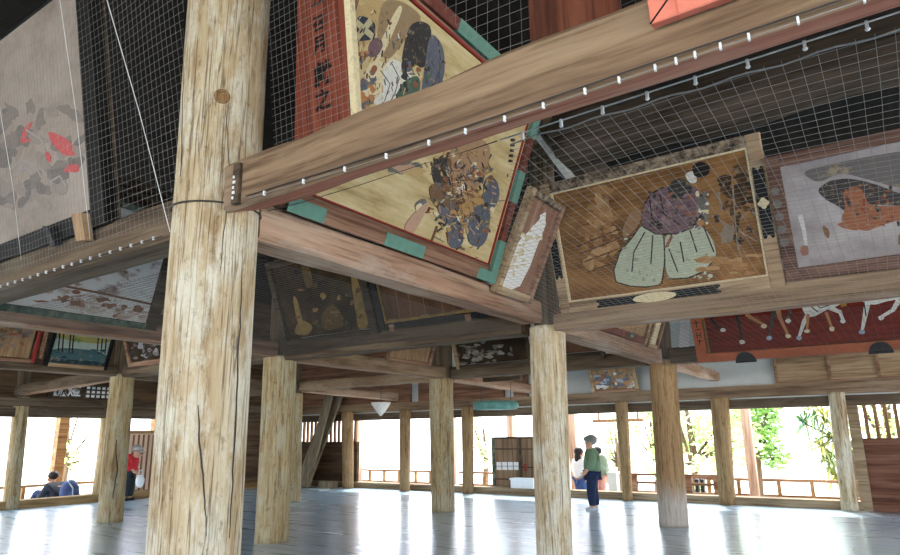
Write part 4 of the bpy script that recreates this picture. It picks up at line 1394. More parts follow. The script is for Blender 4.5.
# camera bay, left
zf4 = lambda x, z: 1.582 - (z - 2.05) * .2 + .006 * math.sin(x * 4 + z * 2.3)
w0, w1_ = ony(171, 232, 1.575), ony(187, -6, 1.40)
edge = lambda z: w0.x + (w1_.x - w0.x) * (z - w0.z) / (w1_.z - w0.z)
n4 = net('upright bird net in front of the pale red streaked panel at the upper left', [(-5.6, 2.06), (edge(2.06), 2.06), (edge(3.3), 3.3), (-5.6, 3.3)], zf4, .037, .0006, 'xz', 4, (-4, 1.5, 2.7))
cable(n4, 'edge_wire', [(-5.75, 1.655, 2.02), (-4.2, 1.655, 2.03), (-2.78, 1.655, 2.035)], .003, 'cable')
clips(n4, (-5.7, 1.652, 2.028), (-2.8, 1.652, 2.04), 30, .011, .010, 'wire')
# upright nets behind the thick beam
zf5 = lambda x, z: 1.955 - (z - 2.2) * .145 + .004 * math.sin(x * 6 + z * 5)
net('upright bird net in front of the dark red plank', [(-2.33, 2.28), (-1.80, 2.28), (-1.90, 3.35), (-2.33, 3.35)], zf5, .036, .0007, 'xz', 5, (-2.1, 1.98, 2.8))
u0, u1, u2 = ony(492, 60, 2.0), ony(432, -8, 2.0), ony(640, -60, 2.0)
net('upright bird net behind the brown plank on the thick beam', [(u0.x, u0.z - .06), (.7, 2.3), (.7, 3.3), (u1.x, u1.z + .5), (u1.x, u1.z)], lambda x, z: 2.0 + .01 * math.sin(x * 6 + z * 5),   .05, .0008, 'xz', 6, (-.5, 2.0, 2.6))
# clipped cables along the thick beam
ca = empty('clipped_cord', (-2.2, 1.675, 2.15), 'pale cable held by white clips along the thick overhead beam', 'cable')
qa, qb = ony(240, 199, 1.672), ony(900, -10, 1.672)
ya = [ony(x, y, 1.670) for x, y in ((246, 199), (330, 174), (420, 146), (500, 121), (585, 92), (660, 67), (700, 54), (760, 34), (900, -12))]
cable(ca, 'cable', ya, .0014, 'net')
for i in range(17):
    t = (i + .5) / 17 * (len(ya) - 1)
    k = int(t)
    q = ya[k].lerp(ya[k + 1], t - k)
    mb = MB(); mb.bx(q + V((-.0028, -.005, -.008)), q + V((.0028, .005, .012))); mb.build('clip', M['clip'], ca)
mb = MB()
mb.tube([ony(x, y, 1.672) for x, y in ((246, 196), (330, 170), (420, 141), (500, 115), (585, 86), (660, 60), (760, 27), (900, -20))], .0026, 6)
tag(mb.build('cable', M['cable'], None, (-1, 1.672, 2.2)), 'black cable running just above the white clips on the thick beam', 'cable')
# wire round the near pillar
mb = MB()
zc = ony(200, 183, 1.5).z
cA = cenA(zc)
mb.tube([V((cA.x, cA.y, zc + .012 * math.sin(t - 1))) + V((math.cos(t), math.sin(t), 0)) * (radA(zc) * 1.045) for t in [2 * math.pi * i / 40 for i in range(41)]], .004, 6)
tag(mb.build('wire', M['cable'], None, (cA.x, cA.y, zc)), 'dark wire tied round the massive near pillar below the beam', 'wire')
# hanging strings in front of the pale panel
for k, (x0, y0, x1, y1, dd) in enumerate(((57, -20, 90, 239, 1.5), (0, 110, 21, 259, 1.5), (104, -10, 170, 232, 1.55))):
    b0 = ony(x1, y1, 1.53)
    t0 = ony(x0, y0, 1.16)
    mb = MB(); mb.tube([b0, (b0 + t0) / 2 + V((0, .01, 0)), t0, t0 + (t0 - b0) * .6], .0017 if k == 2 else .0013, 5)
    lab = ('thin string hanging over the right edge of the pale red streaked panel', 'thin string hanging over the outer edge of the pale red streaked panel', 'white string hanging in the dark gap beside the massive near pillar')[k]
    tag(mb.build('hanging_string', M['string'], None, b0), lab, 'string')
# iron fitting where the thick beam meets the pillar
mb = MB()
q0 = ony(233, 205, 1.672); q1 = ony(242, 163, 1.672)
mb.bx((q0.x - .0, 1.66, q0.z), (q1.x, 1.69, q1.z))
it = tag(mb.build('end_strip', M['f_dark'], None, q0), 'dark strip with white flecks on the end of the thick beam', 'strip')
mb = MB()
for k in range(5):
    zz = q0.z + .02 + k * .024
    mb.bx((q0.x + .008, 1.655, zz), (q0.x + .016 + .006 * (k % 2), 1.6605, zz + .012))
mb.build('white_mark', M['white'], it)

# paper streamer by the brown pillar
a_, b_ = ony(684, 305, 8.34), ony(683, 347, 8.34)
mb = MB()
mb.add([(a_.x - .04, 8.375, a_.z), (a_.x + .05, 8.375, a_.z), (b_.x + .07, 8.365, b_.z), (b_.x - .06, 8.365, b_.z),
        (a_.x - .04, 8.388, a_.z), (a_.x + .05, 8.388, a_.z), (b_.x + .07, 8.378, b_.z), (b_.x - .06, 8.378, b_.z)],
       [(0, 3, 2, 1), (4, 5, 6, 7), (0, 1, 5, 4), (1, 2, 6, 5), (2, 3, 7, 6), (3, 0, 4, 7)])
tag(mb.build('paper_streamer', M['white'], None, a_), 'white paper streamer hanging between the brown pillar and the orange frame', 'streamer')
# hanging green disc
dc = V((-5.61, 9.5, 1.59))
gd_ = empty('hanging_disc', dc, 'green hanging disc suspended on wires in front of the far beam', 'disc')
M['verd'] = flat('verdigris', srgb(96, 142, 134), .7, .3, 9, .3)
mb = MB(); mb.lathe(dc, [(.05, -.07), (.34, -.07), (.37, -.05), (.38, 0), (.37, .045), (.34, .06), (.05, .06)], 36); mb.build('disc', M['verd'], gd_)
for s in (-1, 1):
    mb = MB(); mb.tube([dc + V((s * .28, 0, .04)), dc + V((s * .3, 0, .4))], .004, 5); mb.build('wire', M['cable'], gd_)
mb = MB(); mb.bx(dc + V((-.5, -.05, .39)), dc + V((.5, .05, .46))); mb.build('hanger_bar', M['dim_x'], gd_)
# white cone
cc = V((-8.54, 10, 1.5))
cn = empty('paper_lantern', cc, 'white inverted cone hanging under the dim far beam', 'lantern')
mb = MB(); mb.lathe(cc, [(.015, 0), (.08, .07), (.15, .17), (.195, .25), (.19, .265)], 24); mb.build('cone_shade', M['pig_white'], cn)
mb = MB(); mb.tube([cc + V((0, 0, .26)), cc + V((0, 0, .5))], .005, 6); mb.build('cord', M['cable'], cn)

# leaning boards in the corner
for (x0, x1, w, y0, lab) in ((-11.35, -10.93, .22, 10.75, 'pale grey board leaning in the corner by the barred opening'), (-11.72, -10.95, .42, 11.0, 'wide grey board leaning behind the pale grey board')):
    mb = MB(); mb.bar((x0, y0, .0 + .05), (x1 + .1, y0 + .15, 2.15), .05, w, 0, (1, 0, 0))
    tag(mb.build('leaning_board', M['board_z'], None, (x0, y0, 0)), lab, 'board')
mb = MB(); mb.bx((-11.1, 10.9, 0), (-10.75, 11.15, .14))
tag(mb.build('wooden_block', M['board_z'], None, (-10.9, 11, 0)), 'small wooden block on the floor at the foot of the leaning boards', 'block')

# ------------------------------------------------------------------ veranda
for k, (x, lab) in enumerate(((-2.43, 'pinkish square veranda post right of the leafy pillar gap'), (-5.85, 'pinkish square veranda post behind the woman in white'),
                              (-7.34, 'pinkish square veranda post rising above the dark screen'), (-8.95, 'pinkish square veranda post beside the mottled mid floor pillar'),
                              (-11.9, 'pinkish square veranda post beside the barred opening bay'))):
    mb = MB(); w = .075
    mb.bx((x - w, 13.0, -.3), (x + w, 13.15, 2.6))
    tag(mb.build('veranda_post', M['post_sq'], None, (x, 13.07, -.3)), lab, 'post')
for k, (y, lab) in enumerate(((6.69, 'brown square veranda post rising behind the seated man'), (8.75, 'brown square veranda post behind the slatted partition'))):
    mb = MB(); mb.bx((-14.28, y - .09, -.3), (-14.1, y + .09, 2.6))
    tag(mb.build('veranda_post', M['rail_y'], None, (-14.2, y, -.3)), lab, 'post')
mb = MB(); mb.bx((-14.35, 13.0, 2.45), (6.5, 13.15, 2.65)); struct(mb.build('trim_8', M['dim_x']))
mb = MB(); mb.bx((-14.28, -5.2, 2.45), (-14.1, 13.0, 2.65)); struct(mb.build('trim_9', M['dim_y']))


def railing(label, a, b, z0, z1, posts, mt, w=.05, mid=None):
    a, b = V(a), V(b)
    r = empty('railing', a, label, 'railing')
    for z in ([z0, z1] if mid is None else [z0, mid, z1]):
        mb = MB(); mb.bar(a + V((0, 0, z)), b + V((0, 0, z)), w, w); mb.build('rail', M[mt], r)
    for k in range(posts):
        q = a + (b - a) * ((k + .5) / posts)
        mb = MB(); mb.bx(q + V((-w * .6, -w * .6, -.3)), q + V((w * .6, w * .6, z1 - w / 2))); mb.build('baluster', M['rail_y'], r)
    return r


railing('low veranda railing in the open bay beside the boarded wall', (-2.3, 13.2, 0), (.3, 13.2, 0), .0, .27, 5, 'rail_x')
railing('low veranda railing seen between the leafy pillar and the square post', (-4.0, 13.2, 0), (-2.45, 13.2, 0), .0, .27, 3, 'rail_x')
railing('low veranda railing left of the dark screen', (-8.85, 13.2, 0), (-7.4, 13.2, 0), .0, .27, 3, 'rail_x')
railing('low veranda railing in the bright bay past the mid floor pillar', (-10.35, 13.2, 0), (-9.0, 13.2, 0), .0, .27, 3, 'rail_x')
railing('low veranda railing next to the barred opening', (-11.85, 13.2, 0), (-10.4, 13.2, 0), .0, .27, 3, 'rail_x')
railing('veranda railing in front of the seated man', (-14.2, 1.5, 0), (-14.2, 6.55, 0), .0, .25, 6, 'rail_y')
railing('veranda railing between the seated man and the cracked pillar', (-14.2, 6.8, 0), (-14.2, 8.6, 0), .0, .25, 3, 'rail_y')
# higher frame railing behind the brown pillar
r0, r1 = ony(634, 473, 11.9), ony(716, 474, 11.9)
rr = empty('railing', (r0.x, 11.9, -.3), 'taller framed railing half hidden by the brown pillar', 'railing')
for z in (r0.z - .02, r0.z - .16, .10):
    mb = MB(); mb.bx((r0.x, 11.88, z - .02), (r1.x, 11.92, z + .02)); mb.build('rail', M['rail_x'], rr)
for x in (r0.x, (r0.x + r1.x) / 2 + .25, r1.x):
    mb = MB(); mb.bx((x - .05, 11.86, -.3), (x + .05, 11.94, r0.z)); mb.build('post', M['rail_x'], rr)
for k in range(5):
    q = ony(681 + k * 5.5, 486, 12.6)
    mb = MB(); mb.bx((q.x - .03, 12.55, -.3), (q.x + .03, 12.65, q.z + .12))
    tag(mb.build('bollard', M['blackish'], None, (q.x, 12.6, -.3)), 'short dark stake standing on the veranda behind the framed railing', 'stake', 'dark stakes behind the framed railing')
# stone post by the man
q0, q1 = ony(609, 500, 12.7), ony(616, 473, 12.7)
mb = MB(); mb.bx((q0.x + .03, 12.62, -.3), (q1.x + .03, 12.78, q1.z - .02)); mb.bx((q0.x + .02, 12.605, q1.z - .02), (q1.x + .045, 12.795, q1.z + .02))
tag(mb.build('stone_post', flat('grey_stone', srgb(172, 176, 168), .9, .15, 8).copy() if False else M['plaster'], None, (q0.x, 12.7, -.3)), 'grey stone post beside the standing man, outside the sill', 'post')
# hanging crossbar seen past the wall pillar
q0, q1 = ony(593, 421, 12.9), ony(643, 420, 12.9)
mb = MB(); mb.bx((q0.x, 12.87, q0.z - .03), (q1.x, 13.0, q0.z + .03)); mb.bx((q0.x + .1, 12.92, q0.z), (q0.x + .13, 12.96, 2.5)); mb.bx((q1.x - .13, 12.92, q0.z), (q1.x - .1, 12.96, 2.5))
tag(mb.build('hanging_bar', M['rail_x'], None, (q0.x, 12.9, q0.z)), 'brown bar hanging under the eaves behind a wall pillar', 'bar')
# dark screen with papers
t_ = ony(492, 438, 11.85); e_ = ony(548, 438, 11.85)
M['screen'] = wood('screen_boards', 2, srgb(104, 86, 66), srgb(134, 112, 88), srgb(156, 134, 108), .7)
sn = empty('notice_screen', (t_.x, 11.85, -.3), 'dark wooden screen with four white papers behind the sill', 'screen')
mb = MB(); mb.bx((t_.x + .04, 11.85, -.3), (e_.x, 11.89, t_.z)); mb.build('panel', M['screen'], sn)
mb = MB(); mb.bx((t_.x, 11.82, -.3), (t_.x + .06, 11.9, t_.z + .02)); mb.build('post', M['f_green'], sn)
mb = MB(); mb.bx((t_.x + .06, 11.83, t_.z - .02), (e_.x, 11.9, t_.z + .02)); mb.build('top_rail', M['board_dk'], sn)
for y in (449, 467, 479):
    z = ony(500, y, 11.84).z
    mb = MB(); mb.bx((t_.x + .06, 11.835, z - .012), (e_.x, 11.85, z + .012)); mb.build('cross_rail', M['f_dark'], sn)
xm = ony(520, 450, 11.84).x
mb = MB(); mb.bx((xm - .02, 11.83, -.3), (xm + .02, 11.85, t_.z)); mb.build('stile', M['f_dark'], sn)
for k in range(4):
    a_, b_ = ony(496.5 + k * 5.7, 462, 11.83), ony(501.5 + k * 5.7, 470, 11.83)
    mb = MB(); mb.bx((a_.x, 11.826, b_.z), (b_.x, 11.834, a_.z))
    nt_ = tag(mb.build('paper_notice', M['white'], None, (a_.x, 11.83, b_.z)), 'white paper notice pinned in the row on the dark screen', 'notice', 'papers in a row on the dark screen')
    mb = MB(); zz = (a_.z + b_.z) / 2; mb.bx((a_.x, 11.824, zz - .012), (b_.x, 11.828, zz + .004)); mb.build('fold', M['pig_skyblue'], nt_)
a_, b_ = ony(524.5, 464, 11.83), ony(526.5, 471, 11.83)
mb = MB(); mb.bx((a_.x, 11.826, b_.z), (b_.x, 11.834, a_.z)); mb.bx((a_.x - .015, 11.826, b_.z - .0), (b_.x + .015, 11.834, b_.z + .03)); mb.bx((a_.x - .01, 11.826, a_.z - .03), (b_.x + .01, 11.834, a_.z))
tag(mb.build('red_tag', M['f_red'], None, a_), 'small red tag on the dark screen beside the papers', 'tag')
# white chest
a_, b_ = ony(511, 478, 11.4), ony(535, 493, 11.4)
ch = empty('white_chest', (a_.x, 11.45, .12), 'white chest standing in front of the dark screen', 'chest')
mb = MB(); mb.bx((a_.x + .01, 11.36, .12), (b_.x - .01, 11.58, a_.z - .03)); mb.build('body', M['white'], ch)
mb = MB(); mb.bx((a_.x - .01, 11.345, a_.z - .03), (b_.x + .01, 11.595, a_.z)); mb.build('lid', M['white'], ch)
# slatted partition beside the person in red
P_('partition', 232, 206, 180, .06, 8, False)
pt = empty('slatted_partition', (-12.95, 7.2, -.3), 'pale slatted partition behind the person in red', 'partition')
mb = MB(); mb.bx((-12.98, 7.12, -.3), (-12.94, 8.15, 1.22)); mb.build('panel', M['pig_partition'], pt)
mb = MB(); mb.bx((-12.99, 7.1, 1.22), (-12.9, 8.2, 1.28)); mb.build('top_rail', M['rail_y'], pt)
for y in (7.1, 8.14):
    mb = MB(); mb.bx((-13.0, y - .03, -.3), (-12.9, y + .03, 1.22)); mb.build('post', M['rail_y'], pt)
for k in range(9):
    mb = MB(); mb.bx((-12.94, 7.18 + k * .106, .1), (-12.92, 7.21 + k * .106, 1.2)); mb.build('batten', M['slat_z'], pt)

# ------------------------------------------------------------------ people
M['skin'] = flat('skin', srgb(206, 160, 132), .6, .06)
M['hair'] = flat('dark_hair', srgb(38, 32, 32), .6, .2)


def skin_obj(name, joints, edges, mt, parent, levels=2, root=0):
    me = bpy.data.meshes.new(name)
    me.from_pydata([j[0] for j in joints], edges, [])
    me.materials.append(mt)
    o = bpy.data.objects.new(name, me)
    col.objects.link(o)
    o.parent = parent
    md = o.modifiers.new('skin', 'SKIN')
    md.use_smooth_shade = True
    sv = me.skin_vertices[0].data
    for i, j in enumerate(joints):
        r = j[1]
        sv[i].radius = r if isinstance(r, tuple) else (r, r)
        sv[i].use_root = (i == root)
    ss = o.modifiers.new('sub', 'SUBSURF')
    ss.levels = levels
    ss.render_levels = levels
    return o


def person(label, loc, rotz, J, top, bottoms, shoes, hair, cap=None, long_hair=False, skirt=None, sleeve=True, bulk=1.0):
    """J: joint dict in local space (x right, y forward)"""
    root = empty('person', loc, label, 'person', None, None, rotz)
    names, jl, ed = {}, [], []

    def add(n, p, r, par=None):
        names[n] = len(jl)
        jl.append((tuple(p), r))
        if par is not None:
            ed.append((names[par], names[n]))
    pel, che, nk, hd = V(J['pelvis']), V(J['chest']), V(J['neck']), V(J['head'])
    add('pelvis', pel, (.12, .09))
    add('waist', pel.lerp(che, .45), (.105, .085), 'pelvis')
    add('chest', che, (.13, .095), 'waist')
    add('neckb', che.lerp(nk, .7), .055, 'chest')
    add('neck', nk, .048, 'neckb')
    fwd = V(J.get('face', (0, 1, 0))).normalized()
    add('jaw', hd + fwd * .02 - V((0, 0, .055)), (.055, .06), 'neck')
    add('skull', hd + V((0, 0, .035)), (.078, .088), 'jaw')
    add('crown', hd + V((0, 0, .095)) - fwd * .01, (.05, .055), 'skull')
    for s in ('l', 'r'):
        add('sh' + s, J['sh' + s], .055, 'chest')
        add('el' + s, J['el' + s], .04, 'sh' + s)
        add('wr' + s, J['wr' + s], .028, 'el' + s)
        wr, el = V(J['wr' + s]), V(J['el' + s])
        d = (wr - el).normalized()
        side = d.cross(V((0, 1, .2))).normalized()
        pm = wr + d * .055
        add('pa' + s, pm, (.034, .02), 'wr' + s)
        for k, (off, ln) in enumerate(((-.027, .062), (-.009, .075), (.009, .07), (.027, .055))):
            b = pm + d * .03 + side * off
            add('f%d%s' % (k, s), b, .0095, 'pa' + s)
            add('g%d%s' % (k, s), b + d * ln * .55, .009, 'f%d%s' % (k, s))
            add('h%d%s' % (k, s), b + d * ln + V((0, .015, 0)), .007, 'g%d%s' % (k, s))
        tb = wr + d * .025 + V((0, .03, 0))
        add('t0' + s, tb, .010, 'pa' + s)
        add('t1' + s, tb + d * .04 + V((0, .02, 0)), .008, 't0' + s)
        add('hip' + s, J['hip' + s], .078, 'pelvis')
        add('kn' + s, J['kn' + s], .052, 'hip' + s)
        add('an' + s, J['an' + s], .036, 'kn' + s)
        add('to' + s, J['to' + s], .03, 'an' + s)
    skin_obj('body', jl, ed, M['skin'], root)
    # face
    rt = fwd.cross(V((0, 0, 1))).normalized()
    for s in (-1, 1):
        mb = MB(); mb.ball(hd + fwd * .082 + rt * (.03 * s) + V((0, 0, .015)), .011, 8)
        mb.build('eye', M['hair'], root, None, False)
    mb = MB(); mb.ball(hd + fwd * .095 + V((0, 0, -.012)), (.013, .016, .02), 8); mb.build('nose', M['skin'], root, None, False)
    mb = MB(); mb.ball(hd + fwd * .078 + V((0, 0, -.05)), (.022, .01, .006), 8); mb.build('mouth', M['pig_rust'], root, None, False)
    for s in (-1, 1):
        mb = MB(); mb.ball(hd + rt * (.082 * s) + V((0, 0, .0)), (.014, .022, .03), 8)
        mb.build('ear', M['skin'], root, None, False)
    if hair:
        mb = MB(); mb.ball(hd + V((0, 0, .062)) - fwd * .022, (.092, .096, .082), 16)
        if long_hair:
            mb.ball(hd - fwd * .06 - V((0, 0, .07)), (.075, .05, .15), 14)
        mb.build('hair', hair, root, None, False)
    if cap:
        cm = MB()
        c0 = hd + V((0, 0, .05))
        cm.lathe(c0, [(.092, 0), (.096, .025), (.087, .05), (.056, .07), (.01, .078)], 20)
        bl = [c0 + fwd * .085 + rt * x + fwd * (.08 * (1 - (x / .075) ** 2)) + V((0, 0, -.004)) for x in (-.075, -.05, -.025, 0, .025, .05, .075)]
        n = len(bl)
        vs = bl + [c0 + fwd * .06 + rt * x for x in (-.075, -.05, -.025, 0, .025, .05, .075)]
        vs = vs + [v + V((0, 0, .01)) for v in vs]
        fs = []
        for i in range(n - 1):
            fs += [(i, i + 1, n + i + 1, n + i), (2 * n + i, 3 * n + i, 3 * n + i + 1, 2 * n + i + 1), (i, 2 * n + i, 2 * n + i + 1, i + 1)]
        cm.add(vs, fs, 0, True)
        cm.build('cap', cap, root, None, False)
    # clothes
    g = 1.16
    tj = [(tuple(pel.lerp(che, -.22)), (.155 * bulk, .13 * bulk)), (tuple(pel.lerp(che, .45)), (.15 * bulk, .125 * bulk)), (tuple(che), (.165 * bulk, .13 * bulk)), (tuple(che.lerp(nk, .75)), .07)]
    te = [(0, 1), (1, 2), (2, 3)]
    for s in ('l', 'r'):
        b = len(tj)
        el, wr = V(J['el' + s]), V(J['wr' + s])
        tj += [(tuple(J['sh' + s]), .075 * bulk), (tuple(el), .062 * bulk), (tuple(el.lerp(wr, .96 if sleeve else .1)), .05 * bulk)]
        te += [(2, b), (b, b + 1), (b + 1, b + 2)]
    skin_obj('jacket' if sleeve else 'shirt', tj, te, top, root)
    bj = [(tuple(pel + V((0, 0, .03))), (.135, .105))]
    be = []
    for s in ('l', 'r'):
        b = len(bj)
        kn, an = V(J['kn' + s]), V(J['an' + s])
        bj += [(tuple(J['hip' + s]), .098), (tuple(kn), .072), (tuple(kn.lerp(an, 1.0)), .056)]
        be += [(0, b), (b, b + 1), (b + 1, b + 2)]
    skin_obj('trousers', bj, be, bottoms, root)
    for s in ('l', 'r'):
        an, to = V(J['an' + s]), V(J['to' + s])
        d = (to - an); d.z = 0; d.normalize()
        skin_obj('shoe', [(tuple(an - d * .03 + V((0, 0, -.02))), .042), (tuple(an.lerp(to, .6) + V((0, 0, -.01))), .042), (tuple(to + d * .02), .034)], [(0, 1), (1, 2)], shoes, root)
    if skirt:
        mb = MB(); mb.lathe(pel + V((0, 0, -.42)), [(.24, 0), (.21, .15), (.165, .34), (.15, .46)], 20); mb.build('skirt', skirt, root, None, False)
    return root


def standing(s=1.0, spread=.1, step=.08, **kw):
    J = dict(pelvis=(0, 0, .93), chest=(0, 0, 1.28), neck=(0, .01, 1.47), head=(0, .03, 1.58), shl=(-.18, 0, 1.37), shr=(.18, 0, 1.37),
             ell=(-.24, -.03, 1.1), elr=(.24, -.03, 1.1), wrl=(-.25, .06, .88), wrr=(.25, .06, .88), hipl=(-.09, 0, .88), hipr=(.09, 0, .88),
             knl=(-.095, .02 + step, .49), knr=(.095, .02 - step * .3, .49), anl=(-.1, step, .085), anr=(.1, -step, .085), tol=(-.11, step + .15, .035), tor=(.11, -step + .15, .035))
    J.update(kw)
    return {k: tuple(V(v) * s) if k != 'face' else v for k, v in J.items()}


olive = flat('olive_green_jacket', srgb(112, 136, 106), .85, .12)
navy = flat('dark_blue_jeans', srgb(36, 46, 72), .85, .2)
shoe_w = flat('pale_shoes', srgb(190, 194, 198), .7, .08)
capm = flat('grey_green_cap', srgb(120, 126, 112), .85, .12)
greyhair = flat('grey_hair', srgb(140, 136, 128), .8, .15)
c = onz(595, 510.5, 0)
hz = ony(594, 438.5, c.y).z
sc_ = hz / 1.715
print('man height', hz)
person('man in olive green jacket, dark jeans and grey cap standing on the floor', (c.x, c.y, 0), math.radians(118),
       standing(sc_, ell=(-.22, .03, 1.1), wrl=(-.2, .16, .95), step=.06), olive, navy, shoe_w, greyhair, capm, bulk=1.14)
# the bag on his back side belongs to the person behind; woman in white outside
wpos = ony(581, 492, 12.3); wz = ony(581, 450.5, 12.3).z
s_ = (wz + .3) / 1.70
print('woman', wz)
person('dark haired woman in white top and blue jeans standing on the veranda', (wpos.x, 12.3, -.3), math.radians(-20), standing(s_, wrl=(-.12, .22, 1.05), wrr=(.12, .22, 1.05), step=.03),
       flat('white_blouse', srgb(232, 232, 236), .85, .05), flat('blue_jeans', srgb(62, 84, 130), .85, .15), shoe_w, M['hair'], None, True)
bpos = ony(600, 492, 12.95)
person('person in pink trousers standing on the veranda, half hidden by the man', (bpos.x, 12.95, -.3), math.radians(30), standing(min(s_, .86), step=.03),
       flat('grey_green_top', srgb(128, 142, 124), .85, .1), flat('dusty_pink_trousers', srgb(190, 142, 136), .85, .1), shoe_w, M['hair'])
bk = ony(602, 465, 12.68)
mb = MB(); mb.ball((bk.x, 12.68, bk.z), (.13, .10, .21), 16); mb.ball((bk.x, 12.6, bk.z - .07), (.09, .05, .10), 12)
bpk = mb.build('backpack', flat('grey_green_pack', srgb(126, 140, 120), .8, .12), None, (bk.x, 12.68, bk.z))
tag(bpk, 'grey green backpack worn by the person in pink trousers', 'backpack')
# seated man
q = onx(60, 496, -13.3)
SX, SZ = -13.3, -.22
person('man in dark clothes sitting hunched just beyond the sill with his back turned', (SX, q.y, SZ), math.radians(105),
       dict(pelvis=(0, 0, .11), chest=(0, .10, .40), neck=(0, .20, .54), head=(0, .25, .61), face=(0, 1, -.5), shl=(-.19, .12, .50), shr=(.19, .12, .50), ell=(-.24, .22, .26), elr=(.24, .22, .26),
            wrl=(-.12, .36, .34), wrr=(.12, .36, .34), hipl=(-.09, .05, .10), hipr=(.09, .05, .10), knl=(-.14, .42, .40), knr=(.14, .42, .36), anl=(-.12, .62, .07), anr=(.12, .62, .07),
            tol=(-.12, .76, .04), tor=(.12, .76, .04)), flat('navy_shirt', srgb(44, 50, 62), .85, .2), flat('blue_work_trousers', srgb(46, 60, 92), .85, .2), M['blackish'], M['hair'])
f62 = V((-math.sin(math.radians(105)), math.cos(math.radians(105)), 0))
bc = V((SX, q.y, SZ)) + V((0, 0, .39)) - f62 * .22
mb = MB(); mb.ball(bc, (.14, .17, .22), 16); mb.ball(bc - f62 * .1 - V((0, 0, .06)), (.08, .12, .13), 12)
bp = tag(mb.build('backpack', flat('blue_pack', srgb(62, 76, 116), .7, .25), None, bc), 'blue backpack on the back of the seated man', 'backpack')
mb = MB()
for s in (-1, 1):
    sd = V((f62.y, -f62.x, 0)) * (.07 * s)
    mb.tube([bc + sd + V((0, 0, .2)), bc + sd - f62 * .15 + V((0, 0, .08)), bc + sd - f62 * .18 - V((0, 0, .1))], .012, 6)
mb.build('strap', M['pig_skyblue'], bp)
# person in red
q = V((-12.24, 7.09, 0))
person('small person in a red top with grey hat, half hidden by the cracked pillar', (q.x, q.y, 0), math.radians(-60),
       standing(.57, chest=(0, .05, 1.26), neck=(0, .16, 1.43), head=(0, .22, 1.51), face=(0, 1, -.4), wrl=(-.22, .14, .9), wrr=(.2, .22, .95), step=.04),
       flat('red_top', srgb(196, 50, 56), .8, .12), flat('dark_trousers', srgb(46, 52, 54), .85, .2), M['blackish'], greyhair, flat('grey_hat', srgb(176, 172, 164), .8, .1))
bq = onx(140, 481, -11.99)
mb = MB()
mb.ball(bq, (.06, .085, .12), 14)
mb.tube([bq + V((0, -.05, .1)), bq + V((0, -.03, .17)), bq + V((0, .0, .2)), bq + V((0, .03, .17)), bq + V((0, .05, .1))], .01, 6)
tag(mb.build('carrier_bag', M['white'], None, bq), 'white carrier bag held by the person in red', 'bag')

# ------------------------------------------------------------------ trees outside
M['bark'] = wood('bark', 2, srgb(60, 46, 34), srgb(92, 74, 56), srgb(120, 100, 78), .6)
leafm = {}
for nm, a, b in (('mid', (92, 132, 62), (150, 188, 98)), ('light', (160, 190, 116), (208, 224, 164)), ('dark', (48, 84, 44), (92, 130, 70)), ('strap', (88, 142, 104), (204, 196, 108))):
    mt, nt, b_ = newmat('leaf_' + nm)
    n = noise_(nt, coords(nt, (1, 1, 1)), 1.6, 3, .6)
    link(nt, ramp(nt, n, [(.35, srgb(*a)), (.65, srgb(*b))]), b_.inputs['Base Color'])
    b_.inputs['Roughness'].default_value = .6
    leafm[nm] = mt


def tree(label, base, h, spread, n, leaf, seed, zc=None, size=.2, name='tree'):
    r = random.Random(seed)
    base = V(base)
    t = empty(name, base, label, 'tree')
    mb = MB()
    top = base + V((0, 0, h * .75))
    mb.tube([base, base.lerp(top, .5) + V((.1, .05, 0)), top], [.16, .11, .05], 8)
    blobs = []
    for k in range(9):
        a = r.uniform(0, 6.28)
        c = base + V((math.cos(a) * spread * r.uniform(.2, .8), math.sin(a) * spread * r.uniform(.2, .8), h * r.uniform(.3, .95)))
        blobs.append((c, spread * r.uniform(.3, .5)))
        mb.tube([base.lerp(top, .5), c], [.05, .02], 6)
    mb.build('trunk', M['bark'], t)
    mb = MB()
    for i in range(n):
        c, rr = r.choice(blobs)
        d = V((r.gauss(0, 1), r.gauss(0, 1), r.gauss(0, 1))).normalized()
        p = c + d * rr * r.uniform(.5, 1) ** .5
        u = V((r.gauss(0, 1), r.gauss(0, 1), r.gauss(0, .5))).normalized()
        v = u.cross(V((r.gauss(0, 1), r.gauss(0, 1), r.gauss(0, 1)))).normalized()
        L = size * r.uniform(.6, 1.2)
        mb.add([p, p + u * L * .5 + v * L * .22, p + u * L, p + u * L * .5 - v * L * .22], [(0, 1, 2, 3)])
    mb.build('foliage', leaf, t)
    return t


def gpt(x, y, d): q = ony(x, y, d); return (q.x, d, -1.3)


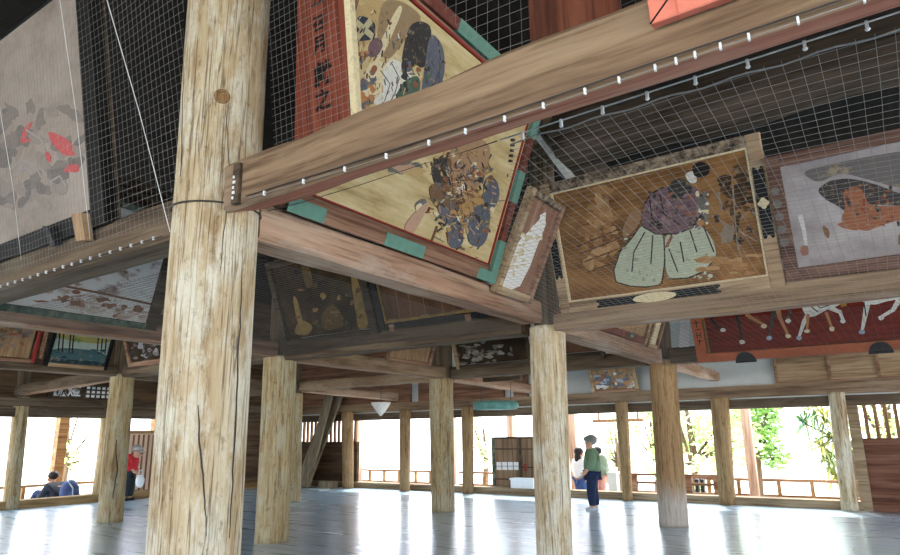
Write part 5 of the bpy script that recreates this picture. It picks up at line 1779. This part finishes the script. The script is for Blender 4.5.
tree('light green leafy tree outside, seen between the brown pillar and the leafy pillar gap', gpt(690, 450, 19), 4.2, 1.6, 2600, leafm['light'], 1)
tree('mid green tree outside behind the framed railing', gpt(655, 460, 24), 3.8, 1.4, 2200, leafm['light'], 2)
tree('dark green tree outside just behind the square post', gpt(752, 450, 21), 4.4, .95, 2000, leafm['mid'], 3)
tree('pale bush outside past the standing man', gpt(618, 470, 27), 3.0, 1.2, 1400, leafm['light'], 4)
tree('pale leafy tree outside seen through the barred opening', gpt(885, 425, 18), 4.6, 1.5, 2200, leafm['light'], 5)
tree('faint pale bush outside left of the dark screen', gpt(484, 455, 26), 3.6, 1.0, 700, leafm['light'], 6)
tree('faint pale tree outside behind the seated man', (-24, 11.5, -1.3), 4.2, 1.2, 900, leafm['light'], 7)
# strap-leaved branches by the boarded bay
sb = empty('pine_tree', gpt(832, 470, 15.5), 'tree with long drooping strap leaves beside the wall pillar of the boarded bay', 'tree')
r = random.Random(12)
bs = V(gpt(850, 470, 15.5))
mb = MB(); mb.tube([bs, bs + V((.05, 0, 1.6)), bs + V((-.1, 0, 3.4))], [.14, .1, .05], 8)
cl = [ony(x, y, 15.5) for x, y in ((826, 418), (806, 424), (834, 440), (814, 412), (830, 460), (822, 446), (842, 425), (836, 476), (850, 450))]
for q in cl:
    mb.tube([bs + V((0, 0, max(.5, q.z + 1.3 - .4))), q], [.04, .015], 6)
mb.build('trunk', M['bark'], sb)
mb = MB()
for q in cl:
    for i in range(46):
        d = V((r.gauss(-.5, .8), r.gauss(0, .8), r.gauss(.05, .5))).normalized()
        L = r.uniform(.35, .7)
        s = d.cross(V((0, 0, 1))).normalized() * .022
        p1 = q + d * L * .5 + V((0, 0, .04)); p2 = q + d * L - V((0, 0, .22 * L))
        mb.add([q - s, q + s, p1 + s * 1.1, p2, p1 - s * 1.1], [(0, 1, 2, 4), (4, 2, 3)])
mb.build('foliage', leafm['strap'], sb)

# ------------------------------------------------------------------ light
w = bpy.data.worlds.new('sky')
sc.world = w
w.use_nodes = True
bg = w.node_tree.nodes['Background']
bg.inputs[0].default_value = (.86, .95, 1.08, 1)
bg.inputs[1].default_value = 1.0
sun = bpy.data.lights.new('sun', 'SUN')
sun.energy = 1.6
sun.angle = .15
sun.color = (1, .95, .86)
so = bpy.data.objects.new('sun', sun)
so.rotation_euler = (math.radians(38), 0, math.radians(200))
col.objects.link(so)

vs = sc.view_settings
vs.view_transform = 'Standard'
vs.look = 'None'
vs.gamma = 1
vs.use_curve_mapping = False
vs.exposure = 2.9
sc.cycles.max_bounces = 10
sc.cycles.diffuse_bounces = 7
